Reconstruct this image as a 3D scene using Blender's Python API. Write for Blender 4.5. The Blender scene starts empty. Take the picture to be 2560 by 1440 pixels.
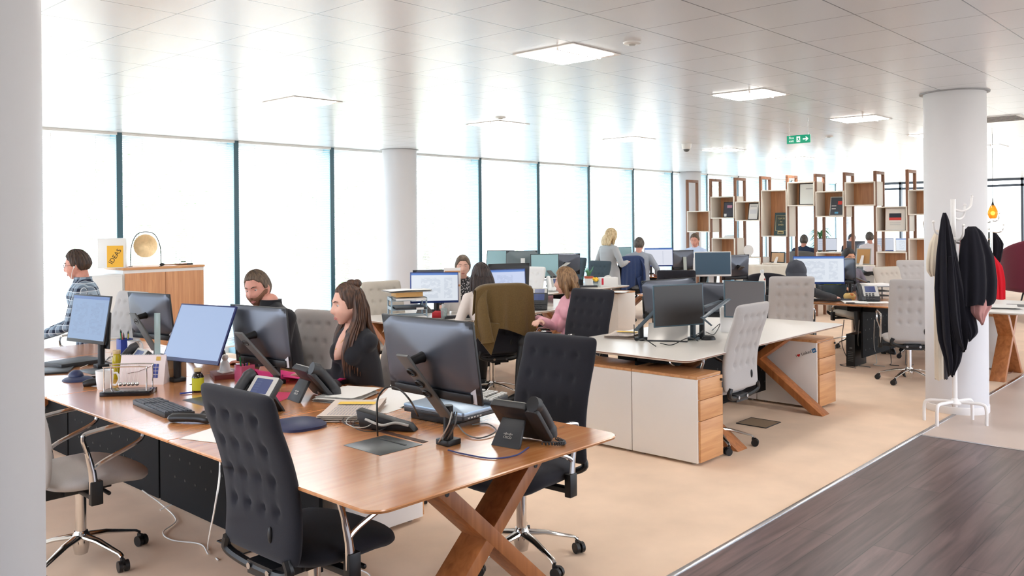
import bpy, bmesh, math, random
from mathutils import Vector, Matrix
random.seed(7)
SC = bpy.context.scene
COL = SC.collection
PI = math.pi
R = math.radians
# ------------------------------------------------------------------ camera, world, exposure
FPX, YAW, ROLL, CY, EYE = 2142.0, .7449, -.0091, 558.0, 1.64
cam_d = bpy.data.cameras.new('camera'); cam = bpy.data.objects.new('camera', cam_d); COL.objects.link(cam)
cam_d.sensor_width = 36; cam_d.lens = FPX/2560*36; cam_d.shift_y = (CY-720)/2560
cam_d.clip_start = .05; cam_d.clip_end = 200
FW = Vector((math.cos(YAW), math.sin(YAW), 0)); RT = Vector((math.sin(YAW), -math.cos(YAW), 0))
_m = Matrix((RT, Vector((0, 0, 1)), -FW)).transposed().to_4x4()
cam.matrix_world = Matrix.Translation((0, 0, EYE)) @ _m @ Matrix.Rotation(ROLL, 4, 'Z')
SC.camera = cam
w = bpy.data.worlds.new('daylight'); SC.world = w; w.use_nodes = True
wn = w.node_tree.nodes; wl = w.node_tree.links
bg = wn['Background']; bg.inputs['Strength'].default_value = 4.2
tc = wn.new('ShaderNodeTexCoord'); sep = wn.new('ShaderNodeSeparateXYZ'); rmp = wn.new('ShaderNodeValToRGB')
wl.new(tc.outputs['Generated'], sep.inputs[0]); wl.new(sep.outputs['Z'], rmp.inputs[0]); wl.new(rmp.outputs[0], bg.inputs['Color'])
rmp.color_ramp.elements[0].position = .0; rmp.color_ramp.elements[0].color = (.55, .56, .52, 1)
rmp.color_ramp.elements[1].position = .12; rmp.color_ramp.elements[1].color = (.84, .94, 1.12, 1)
SC.view_settings.view_transform = 'Standard'; SC.view_settings.look = 'None'
SC.view_settings.exposure = .68; SC.view_settings.gamma = 1; SC.view_settings.use_curve_mapping = False
CEIL = 2.73; DZ = .73

def ray(x, y):
    dx, dy = x-1280, y-CY; c, s = math.cos(-ROLL), math.sin(-ROLL)
    return (dx*c-dy*s)/FPX, (dx*s+dy*c)/FPX
def at(x, y, z=0.0):                      # point of the level plane z that shows at that place of the frame
    u, v = ray(x, y); Z = (EYE-z)/v; p = FW*Z+RT*u*Z; return Vector((p.x, p.y, z))
def deep(x, y, Z):                        # point at distance Z
    u, v = ray(x, y); p = FW*Z+RT*u*Z; return Vector((p.x, p.y, EYE-v*Z))
# ------------------------------------------------------------------ materials
def srgb(c):
    return tuple(((v/255)/12.92 if v/255 <= .04045 else ((v/255+.055)/1.055)**2.4) for v in c)+(1,)
MC = {}
def mat(name, col, rough=.6, metal=0, bump=0, bscale=200, var=0, vscale=8, coat=0, spec=.5, emit=0, sheen=0):
    if name in MC: return MC[name]
    m = bpy.data.materials.new(name); m.use_nodes = True; MC[name] = m
    n = m.node_tree.nodes; l = m.node_tree.links; b = n['Principled BSDF']
    c = srgb(col); b.inputs['Base Color'].default_value = c
    b.inputs['Roughness'].default_value = rough; b.inputs['Metallic'].default_value = metal
    b.inputs['Coat Weight'].default_value = coat; b.inputs['Specular IOR Level'].default_value = spec
    if sheen: b.inputs['Sheen Weight'].default_value = sheen
    if emit:
        b.inputs['Emission Color'].default_value = c; b.inputs['Emission Strength'].default_value = emit
    t = n.new('ShaderNodeTexCoord')
    if bump:
        x = n.new('ShaderNodeTexNoise'); x.inputs['Scale'].default_value = bscale; x.inputs['Detail'].default_value = 3
        l.new(t.outputs['Object'], x.inputs['Vector'])
        k = n.new('ShaderNodeBump'); k.inputs['Strength'].default_value = bump; k.inputs['Distance'].default_value = .002
        l.new(x.outputs['Fac'], k.inputs['Height']); l.new(k.outputs[0], b.inputs['Normal'])
    if var:
        x = n.new('ShaderNodeTexNoise'); x.inputs['Scale'].default_value = vscale; x.inputs['Detail'].default_value = 4
        l.new(t.outputs['Object'], x.inputs['Vector'])
        r = n.new('ShaderNodeValToRGB'); r.color_ramp.elements[0].position = .3; r.color_ramp.elements[1].position = .7
        r.color_ramp.elements[0].color = tuple(v*(1-var) for v in c[:3])+(1,); r.color_ramp.elements[1].color = tuple(min(1, v*(1+var)) for v in c[:3])+(1,)
        l.new(x.outputs['Fac'], r.inputs[0]); l.new(r.outputs[0], b.inputs['Base Color'])
    return m
def wood(name, c1, c2, axis='Y', scale=1.0, rough=.4, plank=None, coat=0, spec=.5):
    if name in MC: return MC[name]
    m = bpy.data.materials.new(name); m.use_nodes = True; MC[name] = m
    n = m.node_tree.nodes; l = m.node_tree.links; b = n['Principled BSDF']
    b.inputs['Roughness'].default_value = rough; b.inputs['Coat Weight'].default_value = coat; b.inputs['Coat Roughness'].default_value = .2; b.inputs['Coat IOR'].default_value = 1.65; b.inputs['Specular IOR Level'].default_value = spec
    t = n.new('ShaderNodeTexCoord'); mp = n.new('ShaderNodeMapping')
    s = {'X': (1.2, 18, 18), 'Y': (18, 1.2, 18), 'Z': (18, 18, 1.2)}[axis]
    mp.inputs['Scale'].default_value = tuple(v*scale for v in s)
    l.new(t.outputs['Object'], mp.inputs[0])
    x = n.new('ShaderNodeTexNoise'); x.inputs['Scale'].default_value = 1.6; x.inputs['Detail'].default_value = 6; x.inputs['Distortion'].default_value = .8
    l.new(mp.outputs[0], x.inputs['Vector'])
    r = n.new('ShaderNodeValToRGB'); r.color_ramp.elements[0].position = .3; r.color_ramp.elements[1].position = .72
    r.color_ramp.elements[0].color = srgb(c1); r.color_ramp.elements[1].color = srgb(c2)
    l.new(x.outputs['Fac'], r.inputs[0]); out = r.outputs[0]
    if plank:
        br = n.new('ShaderNodeTexBrick'); mp2 = n.new('ShaderNodeMapping'); l.new(t.outputs['Object'], mp2.inputs[0])
        mp2.inputs['Rotation'].default_value = (0, 0, plank[2])
        l.new(mp2.outputs[0], br.inputs['Vector']); br.inputs['Scale'].default_value = 1
        br.inputs['Brick Width'].default_value = plank[0]; br.inputs['Row Height'].default_value = plank[1]
        br.inputs['Mortar Size'].default_value = .0025; br.inputs['Color1'].default_value = (.75, .75, .75, 1); br.inputs['Color2'].default_value = (1.25, 1.2, 1.2, 1)
        br.inputs['Mortar'].default_value = (.35, .33, .33, 1)
        mx = n.new('ShaderNodeMix'); mx.data_type = 'RGBA'; mx.blend_type = 'MULTIPLY'; mx.inputs['Factor'].default_value = 1
        l.new(out, mx.inputs['A']); l.new(br.outputs['Color'], mx.inputs['B']); out = mx.outputs['Result']
    l.new(out, b.inputs['Base Color'])
    k = n.new('ShaderNodeBump'); k.inputs['Strength'].default_value = .15; k.inputs['Distance'].default_value = .002
    l.new(x.outputs['Fac'], k.inputs['Height']); l.new(k.outputs[0], b.inputs['Normal'])
    return m
def nodes_mat(name):
    m = bpy.data.materials.new(name); m.use_nodes = True; MC[name] = m
    return m, m.node_tree.nodes, m.node_tree.links, m.node_tree.nodes['Principled BSDF']
def mth(n, l, op, a, b=None, c=None):
    x = n.new('ShaderNodeMath'); x.operation = op
    for i, v in enumerate((a, b, c)):
        if v is None: continue
        if isinstance(v, (int, float)): x.inputs[i].default_value = v
        else: l.new(v, x.inputs[i])
    return x.outputs[0]
# ceiling: satin metal tiles, half a metre each, fine dark joints
def ceiling_mat():
    m, n, l, b = nodes_mat('ceiling_tiles')
    t = n.new('ShaderNodeTexCoord'); s = n.new('ShaderNodeSeparateXYZ'); l.new(t.outputs['Object'], s.inputs[0])
    ms = []
    for ax, off in (('X', .076), ('Y', .236)):
        d = mth(n, l, 'SUBTRACT', s.outputs[ax], off-50)
        fr = mth(n, l, 'FRACT', mth(n, l, 'DIVIDE', d, .5))
        e = mth(n, l, 'MULTIPLY', mth(n, l, 'ABSOLUTE', mth(n, l, 'SUBTRACT', fr, .5)), .5)   # distance from the tile's middle
        ms.append(mth(n, l, 'GREATER_THAN', e, .25-(.0028 if ax == 'X' else .0036)))
    g = mth(n, l, 'MAXIMUM', ms[0], ms[1])
    mx = n.new('ShaderNodeMix'); mx.data_type = 'RGBA'; l.new(g, mx.inputs['Factor'])
    mx.inputs['A'].default_value = srgb((228, 232, 236)); mx.inputs['B'].default_value = srgb((120, 124, 130))
    l.new(mx.outputs['Result'], b.inputs['Base Color']); b.inputs['Roughness'].default_value = .26; b.inputs['Specular IOR Level'].default_value = .75
    nt = n.new('ShaderNodeTexNoise'); nt.inputs['Scale'].default_value = 1.3; l.new(t.outputs['Object'], nt.inputs['Vector'])
    k = n.new('ShaderNodeBump'); k.inputs['Strength'].default_value = .08; k.inputs['Distance'].default_value = .02
    l.new(nt.outputs['Fac'], k.inputs['Height']); l.new(k.outputs[0], b.inputs['Normal'])
    return m
def screen_mat(name, kind, strength=1.0, back=(225, 233, 246)):
    if name in MC: return MC[name]
    m, n, l, b = nodes_mat(name)
    t = n.new('ShaderNodeTexCoord'); s = n.new('ShaderNodeSeparateXYZ'); l.new(t.outputs['Generated'], s.inputs[0])
    X, Z = s.outputs['X'], s.outputs['Z']
    def stripe(co, k, duty): return mth(n, l, 'GREATER_THAN', mth(n, l, 'FRACT', mth(n, l, 'MULTIPLY', co, k)), duty)
    def band(co, a, c): return mth(n, l, 'MULTIPLY', mth(n, l, 'GREATER_THAN', co, a), mth(n, l, 'LESS_THAN', co, c))
    def mul(a, c): return mth(n, l, 'MULTIPLY', a, c)
    nz = n.new('ShaderNodeTexNoise'); nz.inputs['Scale'].default_value = 9; l.new(t.outputs['Generated'], nz.inputs['Vector'])
    nzf = mth(n, l, 'GREATER_THAN', nz.outputs['Fac'], .47)
    text = mul(stripe(Z, 34, .55), nzf)
    if kind == 'document': mask = mul(text, mul(mth(n, l, 'MAXIMUM', band(X, .1, .46), band(X, .54, .9)), band(Z, .12, .86)))
    elif kind == 'page': mask = mul(text, mul(band(X, .3, .68), band(Z, .2, .82)))
    elif kind == 'sheet': mask = mth(n, l, 'MAXIMUM', mul(stripe(Z, 22, .9), band(Z, .05, .85)), mul(band(X, .34, .36), band(Z, .05, .85)))
    elif kind == 'list': mask = mul(text, mul(mth(n, l, 'MAXIMUM', band(X, .12, .3), band(X, .38, .8)), band(Z, .1, .84)))
    elif kind == 'pictures': mask = mul(stripe(Z, 6, .4), band(X, .6, .95))
    else: mask = mul(band(Z, 2, 3), 1.0)
    mx = n.new('ShaderNodeMix'); mx.data_type = 'RGBA'; l.new(mul(mask, .35), mx.inputs['Factor'])
    mx.inputs['A'].default_value = srgb(back); mx.inputs['B'].default_value = srgb((110, 130, 170))
    out = mx.outputs['Result']
    if kind not in ('plain', 'pictures'):
        m2 = n.new('ShaderNodeMix'); m2.data_type = 'RGBA'; l.new(mth(n, l, 'GREATER_THAN', Z, .93), m2.inputs['Factor'])
        l.new(out, m2.inputs['A']); m2.inputs['B'].default_value = srgb((80, 130, 210) if kind != 'sheet2' else (40, 140, 120)); out = m2.outputs['Result']
    b.inputs['Base Color'].default_value = (.02, .02, .025, 1); b.inputs['Roughness'].default_value = .35
    l.new(out, b.inputs['Emission Color']); b.inputs['Emission Strength'].default_value = strength*.52
    return m
def plaid_mat():
    m, n, l, b = nodes_mat('plaid_cloth')
    t = n.new('ShaderNodeTexCoord'); s = n.new('ShaderNodeSeparateXYZ'); l.new(t.outputs['Object'], s.inputs[0])
    a = mth(n, l, 'ADD', s.outputs['X'], s.outputs['Y'])
    def g(co, k, d): return mth(n, l, 'LESS_THAN', mth(n, l, 'FRACT', mth(n, l, 'MULTIPLY', mth(n, l, 'ADD', co, 20), k)), d)
    f = mth(n, l, 'MULTIPLY', mth(n, l, 'ADD', g(a, 16, .5), g(s.outputs['Z'], 16, .5)), .5)
    lt = mth(n, l, 'MAXIMUM', g(a, 16, .08), g(s.outputs['Z'], 16, .08))
    r = n.new('ShaderNodeValToRGB'); l.new(f, r.inputs[0]); r.color_ramp.elements[0].color = srgb((150, 170, 188)); r.color_ramp.elements[1].color = srgb((28, 36, 58))
    mx = n.new('ShaderNodeMix'); mx.data_type = 'RGBA'; l.new(lt, mx.inputs['Factor']); l.new(r.outputs[0], mx.inputs['A']); mx.inputs['B'].default_value = srgb((205, 215, 222))
    l.new(mx.outputs['Result'], b.inputs['Base Color']); b.inputs['Roughness'].default_value = .9
    return m
def dots_mat(name, base, dot, scale, size=.3):
    m, n, l, b = nodes_mat(name); t = n.new('ShaderNodeTexCoord'); v = n.new('ShaderNodeTexVoronoi'); v.inputs['Scale'].default_value = scale
    l.new(t.outputs['Object'], v.inputs['Vector']); f = mth(n, l, 'LESS_THAN', v.outputs['Distance'], size)
    mx = n.new('ShaderNodeMix'); mx.data_type = 'RGBA'; l.new(f, mx.inputs['Factor']); mx.inputs['A'].default_value = srgb(base); mx.inputs['B'].default_value = srgb(dot)
    l.new(mx.outputs['Result'], b.inputs['Base Color']); b.inputs['Roughness'].default_value = .7
    return m
def hair_mat(name, c1, c2):
    m, n, l, b = nodes_mat(name); t = n.new('ShaderNodeTexCoord'); mp = n.new('ShaderNodeMapping'); mp.inputs['Scale'].default_value = (90, 90, 7)
    l.new(t.outputs['Object'], mp.inputs[0]); x = n.new('ShaderNodeTexNoise'); x.inputs['Scale'].default_value = 1; x.inputs['Detail'].default_value = 3; l.new(mp.outputs[0], x.inputs['Vector'])
    r = n.new('ShaderNodeValToRGB'); r.color_ramp.elements[0].position = .35; r.color_ramp.elements[1].position = .65
    r.color_ramp.elements[0].color = srgb(c1); r.color_ramp.elements[1].color = srgb(c2); l.new(x.outputs['Fac'], r.inputs[0]); l.new(r.outputs[0], b.inputs['Base Color'])
    b.inputs['Roughness'].default_value = .5
    k = n.new('ShaderNodeBump'); k.inputs['Strength'].default_value = .6; k.inputs['Distance'].default_value = .004; l.new(x.outputs['Fac'], k.inputs['Height']); l.new(k.outputs[0], b.inputs['Normal'])
    return m
def mixmat(name, col, trans, rough=.1, translucent=False):
    if name in MC: return MC[name]
    m, n, l, b = nodes_mat(name); b.inputs['Base Color'].default_value = srgb(col); b.inputs['Roughness'].default_value = rough
    tr = n.new('ShaderNodeBsdfTranslucent' if translucent else 'ShaderNodeBsdfTransparent'); tr.inputs['Color'].default_value = srgb(col)
    mx = n.new('ShaderNodeMixShader'); mx.inputs[0].default_value = trans; l.new(b.outputs[0], mx.inputs[1]); l.new(tr.outputs[0], mx.inputs[2])
    l.new(mx.outputs[0], n['Material Output'].inputs['Surface']); return m
WHITEP = mat('white_paint', (236, 232, 230), .5, bump=.05, bscale=60)
CEILM = ceiling_mat()
CARPET = mat('beige_carpet', (238, 210, 184), .95, bump=.6, bscale=700, var=.06, vscale=3, spec=.1)
CARPET2 = mat('stone_grey_floor', (196, 178, 166), .35, bump=.1, bscale=400, var=.05, vscale=2)
PLANK = wood('dark_plank_floor', (66, 50, 50), (112, 92, 90), 'X', .7, .34, plank=(2.2, .2, 0))
STEEL = mat('brushed_steel', (190, 190, 192), .25, 1)
CHROME = mat('polished_aluminium', (215, 212, 210), .12, 1)
DCHAR = mat('charcoal_fabric', (44, 44, 50), .95, bump=.5, bscale=900, var=.12, vscale=500, spec=.15, sheen=.15)
LGREY = mat('light_grey_fabric', (186, 181, 178), .95, bump=.5, bscale=900, var=.06, vscale=500, spec=.15)
BEIGE = mat('beige_fabric', (192, 184, 172), .95, bump=.5, bscale=900, var=.06, vscale=500, spec=.15)
WHITEF = mat('white_fabric', (222, 220, 218), .95, bump=.4, bscale=900, spec=.15)
SLATEF = mat('slate_fabric', (72, 84, 92), .95, bump=.5, bscale=900, var=.08, vscale=500, spec=.15)
BLACKP = mat('black_plastic', (20, 20, 22), .45)
DARKP = mat('dark_grey_plastic', (46, 47, 50), .5, bump=.1, bscale=900)
GREYP = mat('grey_plastic', (96, 97, 96), .45, bump=.1, bscale=900)
BACKP = mat('satin_black_back', (92, 96, 106), .34, metal=.55, spec=.6)
SILVERP = mat('silver_plastic', (186, 184, 178), .4)
WHITEPL = mat('white_plastic', (236, 236, 234), .35)
OAK = wood('oak_veneer', (196, 138, 90), (222, 168, 116), 'X', 1, .45)
OAKZ = wood('oak_veneer_upright', (190, 130, 88), (216, 160, 114), 'Z', 1, .45)
TOPW = wood('cherry_table_top', (202, 130, 74), (222, 154, 98), 'X', .9, .25, spec=.6, coat=1.0)
LEGW = wood('oak_leg', (150, 88, 44), (190, 120, 68), 'Z', .8, .45)
LEGWX = wood('oak_board', (128, 76, 38), (160, 100, 54), 'X', .8, .45)
CREAM = mat('cream_laminate', (242, 238, 234), .4)
TOPWH = mat('white_table_laminate', (222, 216, 208), .28)
PAPER = mat('paper_white', (238, 236, 232), .8)
# ------------------------------------------------------------------ mesh helpers
class MB:
    def __init__(s): s.v = []; s.f = []; s.mi = []; s.cur = 0
    def add(s, vs, fs, M=None):
        o = len(s.v); s.v += [(M @ Vector(p)) if M else Vector(p) for p in vs]; s.f += [tuple(i+o for i in f) for f in fs]; s.mi += [s.cur]*len(fs); return s
    def box(s, c, d, M=None):
        x, y, z = c; a, b, h = d[0]/2, d[1]/2, d[2]/2
        v = [(x+i*a, y+j*b, z+k*h) for k in (-1, 1) for j in (-1, 1) for i in (-1, 1)]
        return s.add(v, [(0, 2, 3, 1), (4, 5, 7, 6), (0, 1, 5, 4), (2, 6, 7, 3), (0, 4, 6, 2), (1, 3, 7, 5)], M)
    def bb(s, x0, x1, y0, y1, z0, z1): return s.box(((x0+x1)/2, (y0+y1)/2, (z0+z1)/2), (abs(x1-x0), abs(y1-y0), abs(z1-z0)))
    def prism(s, poly, z0, z1, M=None):
        n = len(poly); v = [(p[0], p[1], z0) for p in poly]+[(p[0], p[1], z1) for p in poly]
        f = [tuple(range(n))[::-1], tuple(range(n, 2*n))]+[(i, (i+1) % n, n+(i+1) % n, n+i) for i in range(n)]
        return s.add(v, f, M)
    def tube(s, pts, r, n=8, flat=None, M=None, up=None):
        pts = [Vector(p) for p in pts]; rs = r if isinstance(r, (list, tuple)) else [r]*len(pts)
        T = [((pts[min(i+1, len(pts)-1)]-pts[max(i-1, 0)]).normalized()) for i in range(len(pts))]
        u = Vector(up) if up else Vector((0, 0, 1))
        if abs(T[0].dot(u)) > .95: u = Vector((1, 0, 0))
        a = (u-T[0]*u.dot(T[0])).normalized(); vs = []; fs = []
        for i, p in enumerate(pts):
            a = (a-T[i]*a.dot(T[i])); a = a.normalized() if a.length > 1e-6 else u; b = T[i].cross(a)
            fl = 1 if flat is None else flat
            for k in range(n):
                t = 2*PI*k/n; vs.append(p+b*math.cos(t)*rs[i]+a*math.sin(t)*rs[i]*fl)
        for i in range(len(pts)-1):
            for k in range(n): fs.append((i*n+k, i*n+(k+1) % n, (i+1)*n+(k+1) % n, (i+1)*n+k))
        fs.append(tuple(range(n))[::-1]); q = (len(pts)-1)*n; fs.append(tuple(range(q, q+n)))
        return s.add(vs, fs, M)
    def cyl(s, p0, p1, r0, r1=None, n=20, M=None): return s.tube([p0, p1], [r0, r0 if r1 is None else r1], n, M=M)
    def lathe(s, prof, n=24, M=None):
        vs = []; fs = []
        for r, z in prof:
            for k in range(n): t = 2*PI*k/n; vs.append((r*math.cos(t), r*math.sin(t), z))
        for i in range(len(prof)-1):
            for k in range(n): fs.append((i*n+k, i*n+(k+1) % n, (i+1)*n+(k+1) % n, (i+1)*n+k))
        fs.append(tuple(range(n))[::-1]); q = (len(prof)-1)*n; fs.append(tuple(range(q, q+n)))
        return s.add(vs, fs, M)
    def ball(s, c, r, nu=16, nv=10, M=None):
        if not isinstance(r, (tuple, list)): r = (r, r, r)
        return s.grid(lambda a, b: (c[0]+r[0]*math.cos(a*2*PI)*math.sin(b*PI), c[1]+r[1]*math.sin(a*2*PI)*math.sin(b*PI), c[2]-r[2]*math.cos(b*PI)), nu, nv, True, M)
    def grid(s, fn, nu, nv, wrap=False, M=None):
        cu = nu if wrap else nu+1; vs = [fn(i/nu, j/nv) for j in range(nv+1) for i in range(cu)]; fs = []
        for j in range(nv):
            for i in range(nu): fs.append((j*cu+i, j*cu+(i+1) % cu, (j+1)*cu+(i+1) % cu, (j+1)*cu+i))
        return s.add(vs, fs, M)
    def loft(s, rings, M=None):
        n = len(rings[0]); vs = [p for r in rings for p in r]; fs = []
        for i in range(len(rings)-1):
            for k in range(n): fs.append((i*n+k, i*n+(k+1) % n, (i+1)*n+(k+1) % n, (i+1)*n+k))
        fs.append(tuple(range(n))[::-1]); q = (len(rings)-1)*n; fs.append(tuple(range(q, q+n)))
        return s.add(vs, fs, M)
    def build(s, name, mats, parent=None, bevel=0, seg=2, smooth=35, sub=0, loc=None, rot=None, remesh=0, weld=0, solid=0):
        me = bpy.data.meshes.new(name)
        bm = bmesh.new(); bv = [bm.verts.new(p) for p in s.v]
        for f, i in zip(s.f, s.mi):
            try: q = bm.faces.new([bv[k] for k in f]); q.material_index = i
            except ValueError: pass
        if weld: bmesh.ops.remove_doubles(bm, verts=bm.verts, dist=weld)
        if not remesh: bmesh.ops.recalc_face_normals(bm, faces=bm.faces)
        if bevel:
            es = [e for e in bm.edges if len(e.link_faces) == 2 and e.calc_face_angle(0) > R(40)]
            bmesh.ops.bevel(bm, geom=es, offset=bevel, segments=seg, affect='EDGES', profile=.5)
        bm.to_mesh(me); bm.free()
        for p in me.polygons: p.use_smooth = True
        if smooth and not remesh: me.set_sharp_from_angle(angle=R(smooth))
        for m in (mats if isinstance(mats, (list, tuple)) else [mats]): me.materials.append(m)
        o = bpy.data.objects.new(name, me); COL.objects.link(o)
        if parent: o.parent = parent
        if loc is not None: o.location = loc
        if rot is not None: o.rotation_euler = rot
        if remesh:
            d = o.modifiers.new('skin', 'REMESH'); d.mode = 'VOXEL'; d.voxel_size = remesh; d.use_smooth_shade = True
            d = o.modifiers.new('soft', 'SMOOTH'); d.factor = .5; d.iterations = 3 if remesh is True else 2
        if solid: d = o.modifiers.new('thick', 'SOLIDIFY'); d.thickness = solid; d.offset = 0
        if sub: d = o.modifiers.new('sub', 'SUBSURF'); d.levels = d.render_levels = sub
        return o
def thing(name, label, cat, loc=(0, 0, 0), rz=0, group=None):
    o = bpy.data.objects.new(name, None); COL.objects.link(o); o.empty_display_size = .1
    o.location = loc; o.rotation_euler = (0, 0, rz); o['label'] = label; o['category'] = cat
    if group: o['group'] = group
    return o
def tag(o, label, cat, group=None):
    o['label'] = label; o['category'] = cat
    if group: o['group'] = group
    return o
def struct(o): o['kind'] = 'structure'; return o
def dup(root, loc, rz, label=None, group=None):
    def cp(o, par):
        c = o.copy(); COL.objects.link(c); c.parent = par
        if par: c.matrix_parent_inverse = o.matrix_parent_inverse.copy()
        for k in kids.get(o.name, []): cp(k, c)
        return c
    kids = {}
    st = [root]
    while st:
        a = st.pop()
        kids[a.name] = list(a.children); st += list(a.children)
    r = cp(root, None); r.location = loc; r.rotation_euler = (0, 0, rz)
    if label: r['label'] = label
    if group: r['group'] = group
    return r
def text(name, s, size, m, parent, M, ext=.0006, align='CENTER'):
    c = bpy.data.curves.new(name, 'FONT'); c.body = s; c.size = size; c.extrude = ext; c.align_x = align; c.align_y = 'CENTER'
    q = bpy.data.objects.new(name, c); me = bpy.data.meshes.new_from_object(q); bpy.data.objects.remove(q); bpy.data.curves.remove(c)
    me.name = name; me.materials.clear(); me.materials.append(m)
    o = bpy.data.objects.new(name, me); COL.objects.link(o); o.parent = parent; o.matrix_local = M
    return o
def frame_m(o, x, y):       # matrix with given origin, x axis (text direction) and y axis (text up)
    x = Vector(x).normalized(); y = Vector(y); y = (y-x*y.dot(x)).normalized(); z = x.cross(y)
    return Matrix.Translation(Vector(o)) @ Matrix((x, y, z)).transposed().to_4x4()
def arc_pts(ctrl, n=8):     # Catmull-Rom through control points
    P = [Vector(p) for p in ctrl]; P = [2*P[0]-P[1]]+P+[2*P[-1]-P[-2]]; out = []
    for i in range(1, len(P)-2):
        for k in range(n):
            t = k/n; out.append(.5*((2*P[i])+(P[i+1]-P[i-1])*t+(2*P[i-1]-5*P[i]+4*P[i+1]-P[i+2])*t*t+(3*P[i]-P[i-1]-3*P[i+1]+P[i+2])*t**3))
    out.append(P[-2]); return out
def rrect(x0, x1, y0, y1, r, n=6):
    out = []
    for cx, cy, a in ((x1-r, y1-r, 0), (x0+r, y1-r, 90), (x0+r, y0+r, 180), (x1-r, y0+r, 270)):
        for k in range(n+1): t = R(a+90*k/n); out.append((cx+r*math.cos(t), cy+r*math.sin(t)))
    return out
def ss(a, b, x): t = max(0, min(1, (x-a)/(b-a))); return t*t*(3-2*t)
#@@SETTING
# ------------------------------------------------------------------ the setting
XA, XB, YA, YW = -4.0, 27.0, -6.0, 10.12
b = MB(); b.bb(XA, XB, 2.17, YW+.4, -.1, 0); struct(b.build('floor', CARPET))
b = MB(); b.bb(XA, 6.88, YA, 2.14, -.1, .0); struct(b.build('floor', PLANK))
b = MB(); b.bb(6.88, XB, YA, 2.14, -.1, .0); struct(b.build('floor', CARPET2))
b = MB(); b.bb(XA, XB, 2.14, 2.17, -.1, .006); struct(b.build('trim_1', STEEL, bevel=.002))
b = MB(); b.bb(6.87, 6.90, YA, 2.14, -.05, .004); struct(b.build('trim_2', STEEL))
b = MB(); b.bb(XA-.1, XA, YA+3, 1.0, 0, CEIL); b.bb(XA-.1, XA, 1.0, YW+.4, 0, .95); struct(b.build('wall_left_blocker', WHITEP))  # unseen wall and sill, added to keep daylight off column and floor
b = MB(); b.bb(3.5, 18, YA-.1, YA, 0, .95); struct(b.build('wall_front_blocker', WHITEP))  # unseen low wall, added to cut the light beneath the desks
b = MB(); b.bb(XA, 3.5, YA+3.0, YA+3.1, 0, CEIL); struct(b.build('wall_back_blocker', WHITEP))  # unseen wall behind the camera, put in to darken the near column
b = MB(); b.bb(XA, XB, YA, YW+.4, CEIL, CEIL+.15); struct(b.build('ceiling', CEILM))
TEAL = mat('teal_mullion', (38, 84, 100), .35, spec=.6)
SKYSIDE = mat('skylit_mullion_side', (150, 190, 204), .4)  # mullion behind its front cap: sky brightness put into a paler colour
FRAMEG = mat('grey_frame', (70, 78, 90), .4)
GLASS = mixmat('window_glass', (252, 254, 255), .95, .02)
SLAT = mixmat('blind_slat', (246, 247, 248), .45, .5, True)
MUL = [4.21+1.478*i for i in range(-6, 16)]
def blind(p0, p1, out, zb=.12):
    p0, p1 = Vector(p0), Vector(p1); d = (p1-p0); L = d.length; d.normalize(); o = Vector(out); k = MB(); z = zb; a = R(62)
    while z < CEIL-.05:
        h = Vector((0, 0, 1))*.0125*math.cos(a)*-1+o*.0125*math.sin(a)
        c = Vector((0, 0, z)); A = p0+d*.037+c; B = p1-d*.037+c
        k.add([A-h, B-h, B+h, A+h], [(0, 1, 2, 3)]); z += .0245
    return k
for i in range(len(MUL)-1):
    x0, x1 = MUL[i], MUL[i+1]
    if x1 < -2: continue
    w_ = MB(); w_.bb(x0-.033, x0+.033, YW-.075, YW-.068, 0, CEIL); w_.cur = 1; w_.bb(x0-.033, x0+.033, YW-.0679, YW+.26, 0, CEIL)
    h_ = MB(); h_.bb(x0, x1, YW+.1, YW+.2, 0, .1); h_.bb(x0, x1, YW+.1, YW+.2, CEIL-.06, CEIL)
    f_ = struct(w_.build('window_%d' % (i+1), [TEAL, SKYSIDE]))
    g_ = MB(); g_.bb(x0+.03, x1-.03, YW+.17, YW+.18, .1, CEIL-.06); g_.build('pane', GLASS, f_); h_.build('rail', WHITEP, f_)
    bl = blind((x0, YW-.06, 0), (x1, YW-.06, 0), (0, 1, 0)).build('window_blind', SLAT)
    bx = MB(); bx.bb(x0+.03, x1-.03, YW-.09, YW-.03, CEIL-.03, CEIL-.001); bx.build('head_rail', WHITEPL, bl)
    bx = MB(); bx.bb(x0+.035, x1-.035, YW-.075, YW-.045, .09, .11); bx.build('bottom_rail', WHITEPL, bl)
    bx = MB()
    for t in (.18, .5, .82): bx.bb(x0+(x1-x0)*t-.002, x0+(x1-x0)*t+.002, YW-.074, YW-.0735, .1, CEIL-.03)
    bx.build('ladder_tape', WHITEPL, bl)
    tag(bl, 'white venetian blind over the window pane, %s' % ['far left behind the near column', 'behind the man in the plaid shirt', 'behind the brass gong and cabinet', 'behind the bearded man', 'left of the white window column', 'hidden by the white window column', 'behind the woman with brown hair', 'behind the monitors by the window', 'behind the blonde standing woman', 'behind the man with the navy jacket chair', 'beside the far window column', 'seen through the display shelf'][max(0, min(11, i-4))] if i <= 15 else 'white venetian blind seen through the display shelf', 'blind', 'venetian blinds along the window wall')
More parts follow.
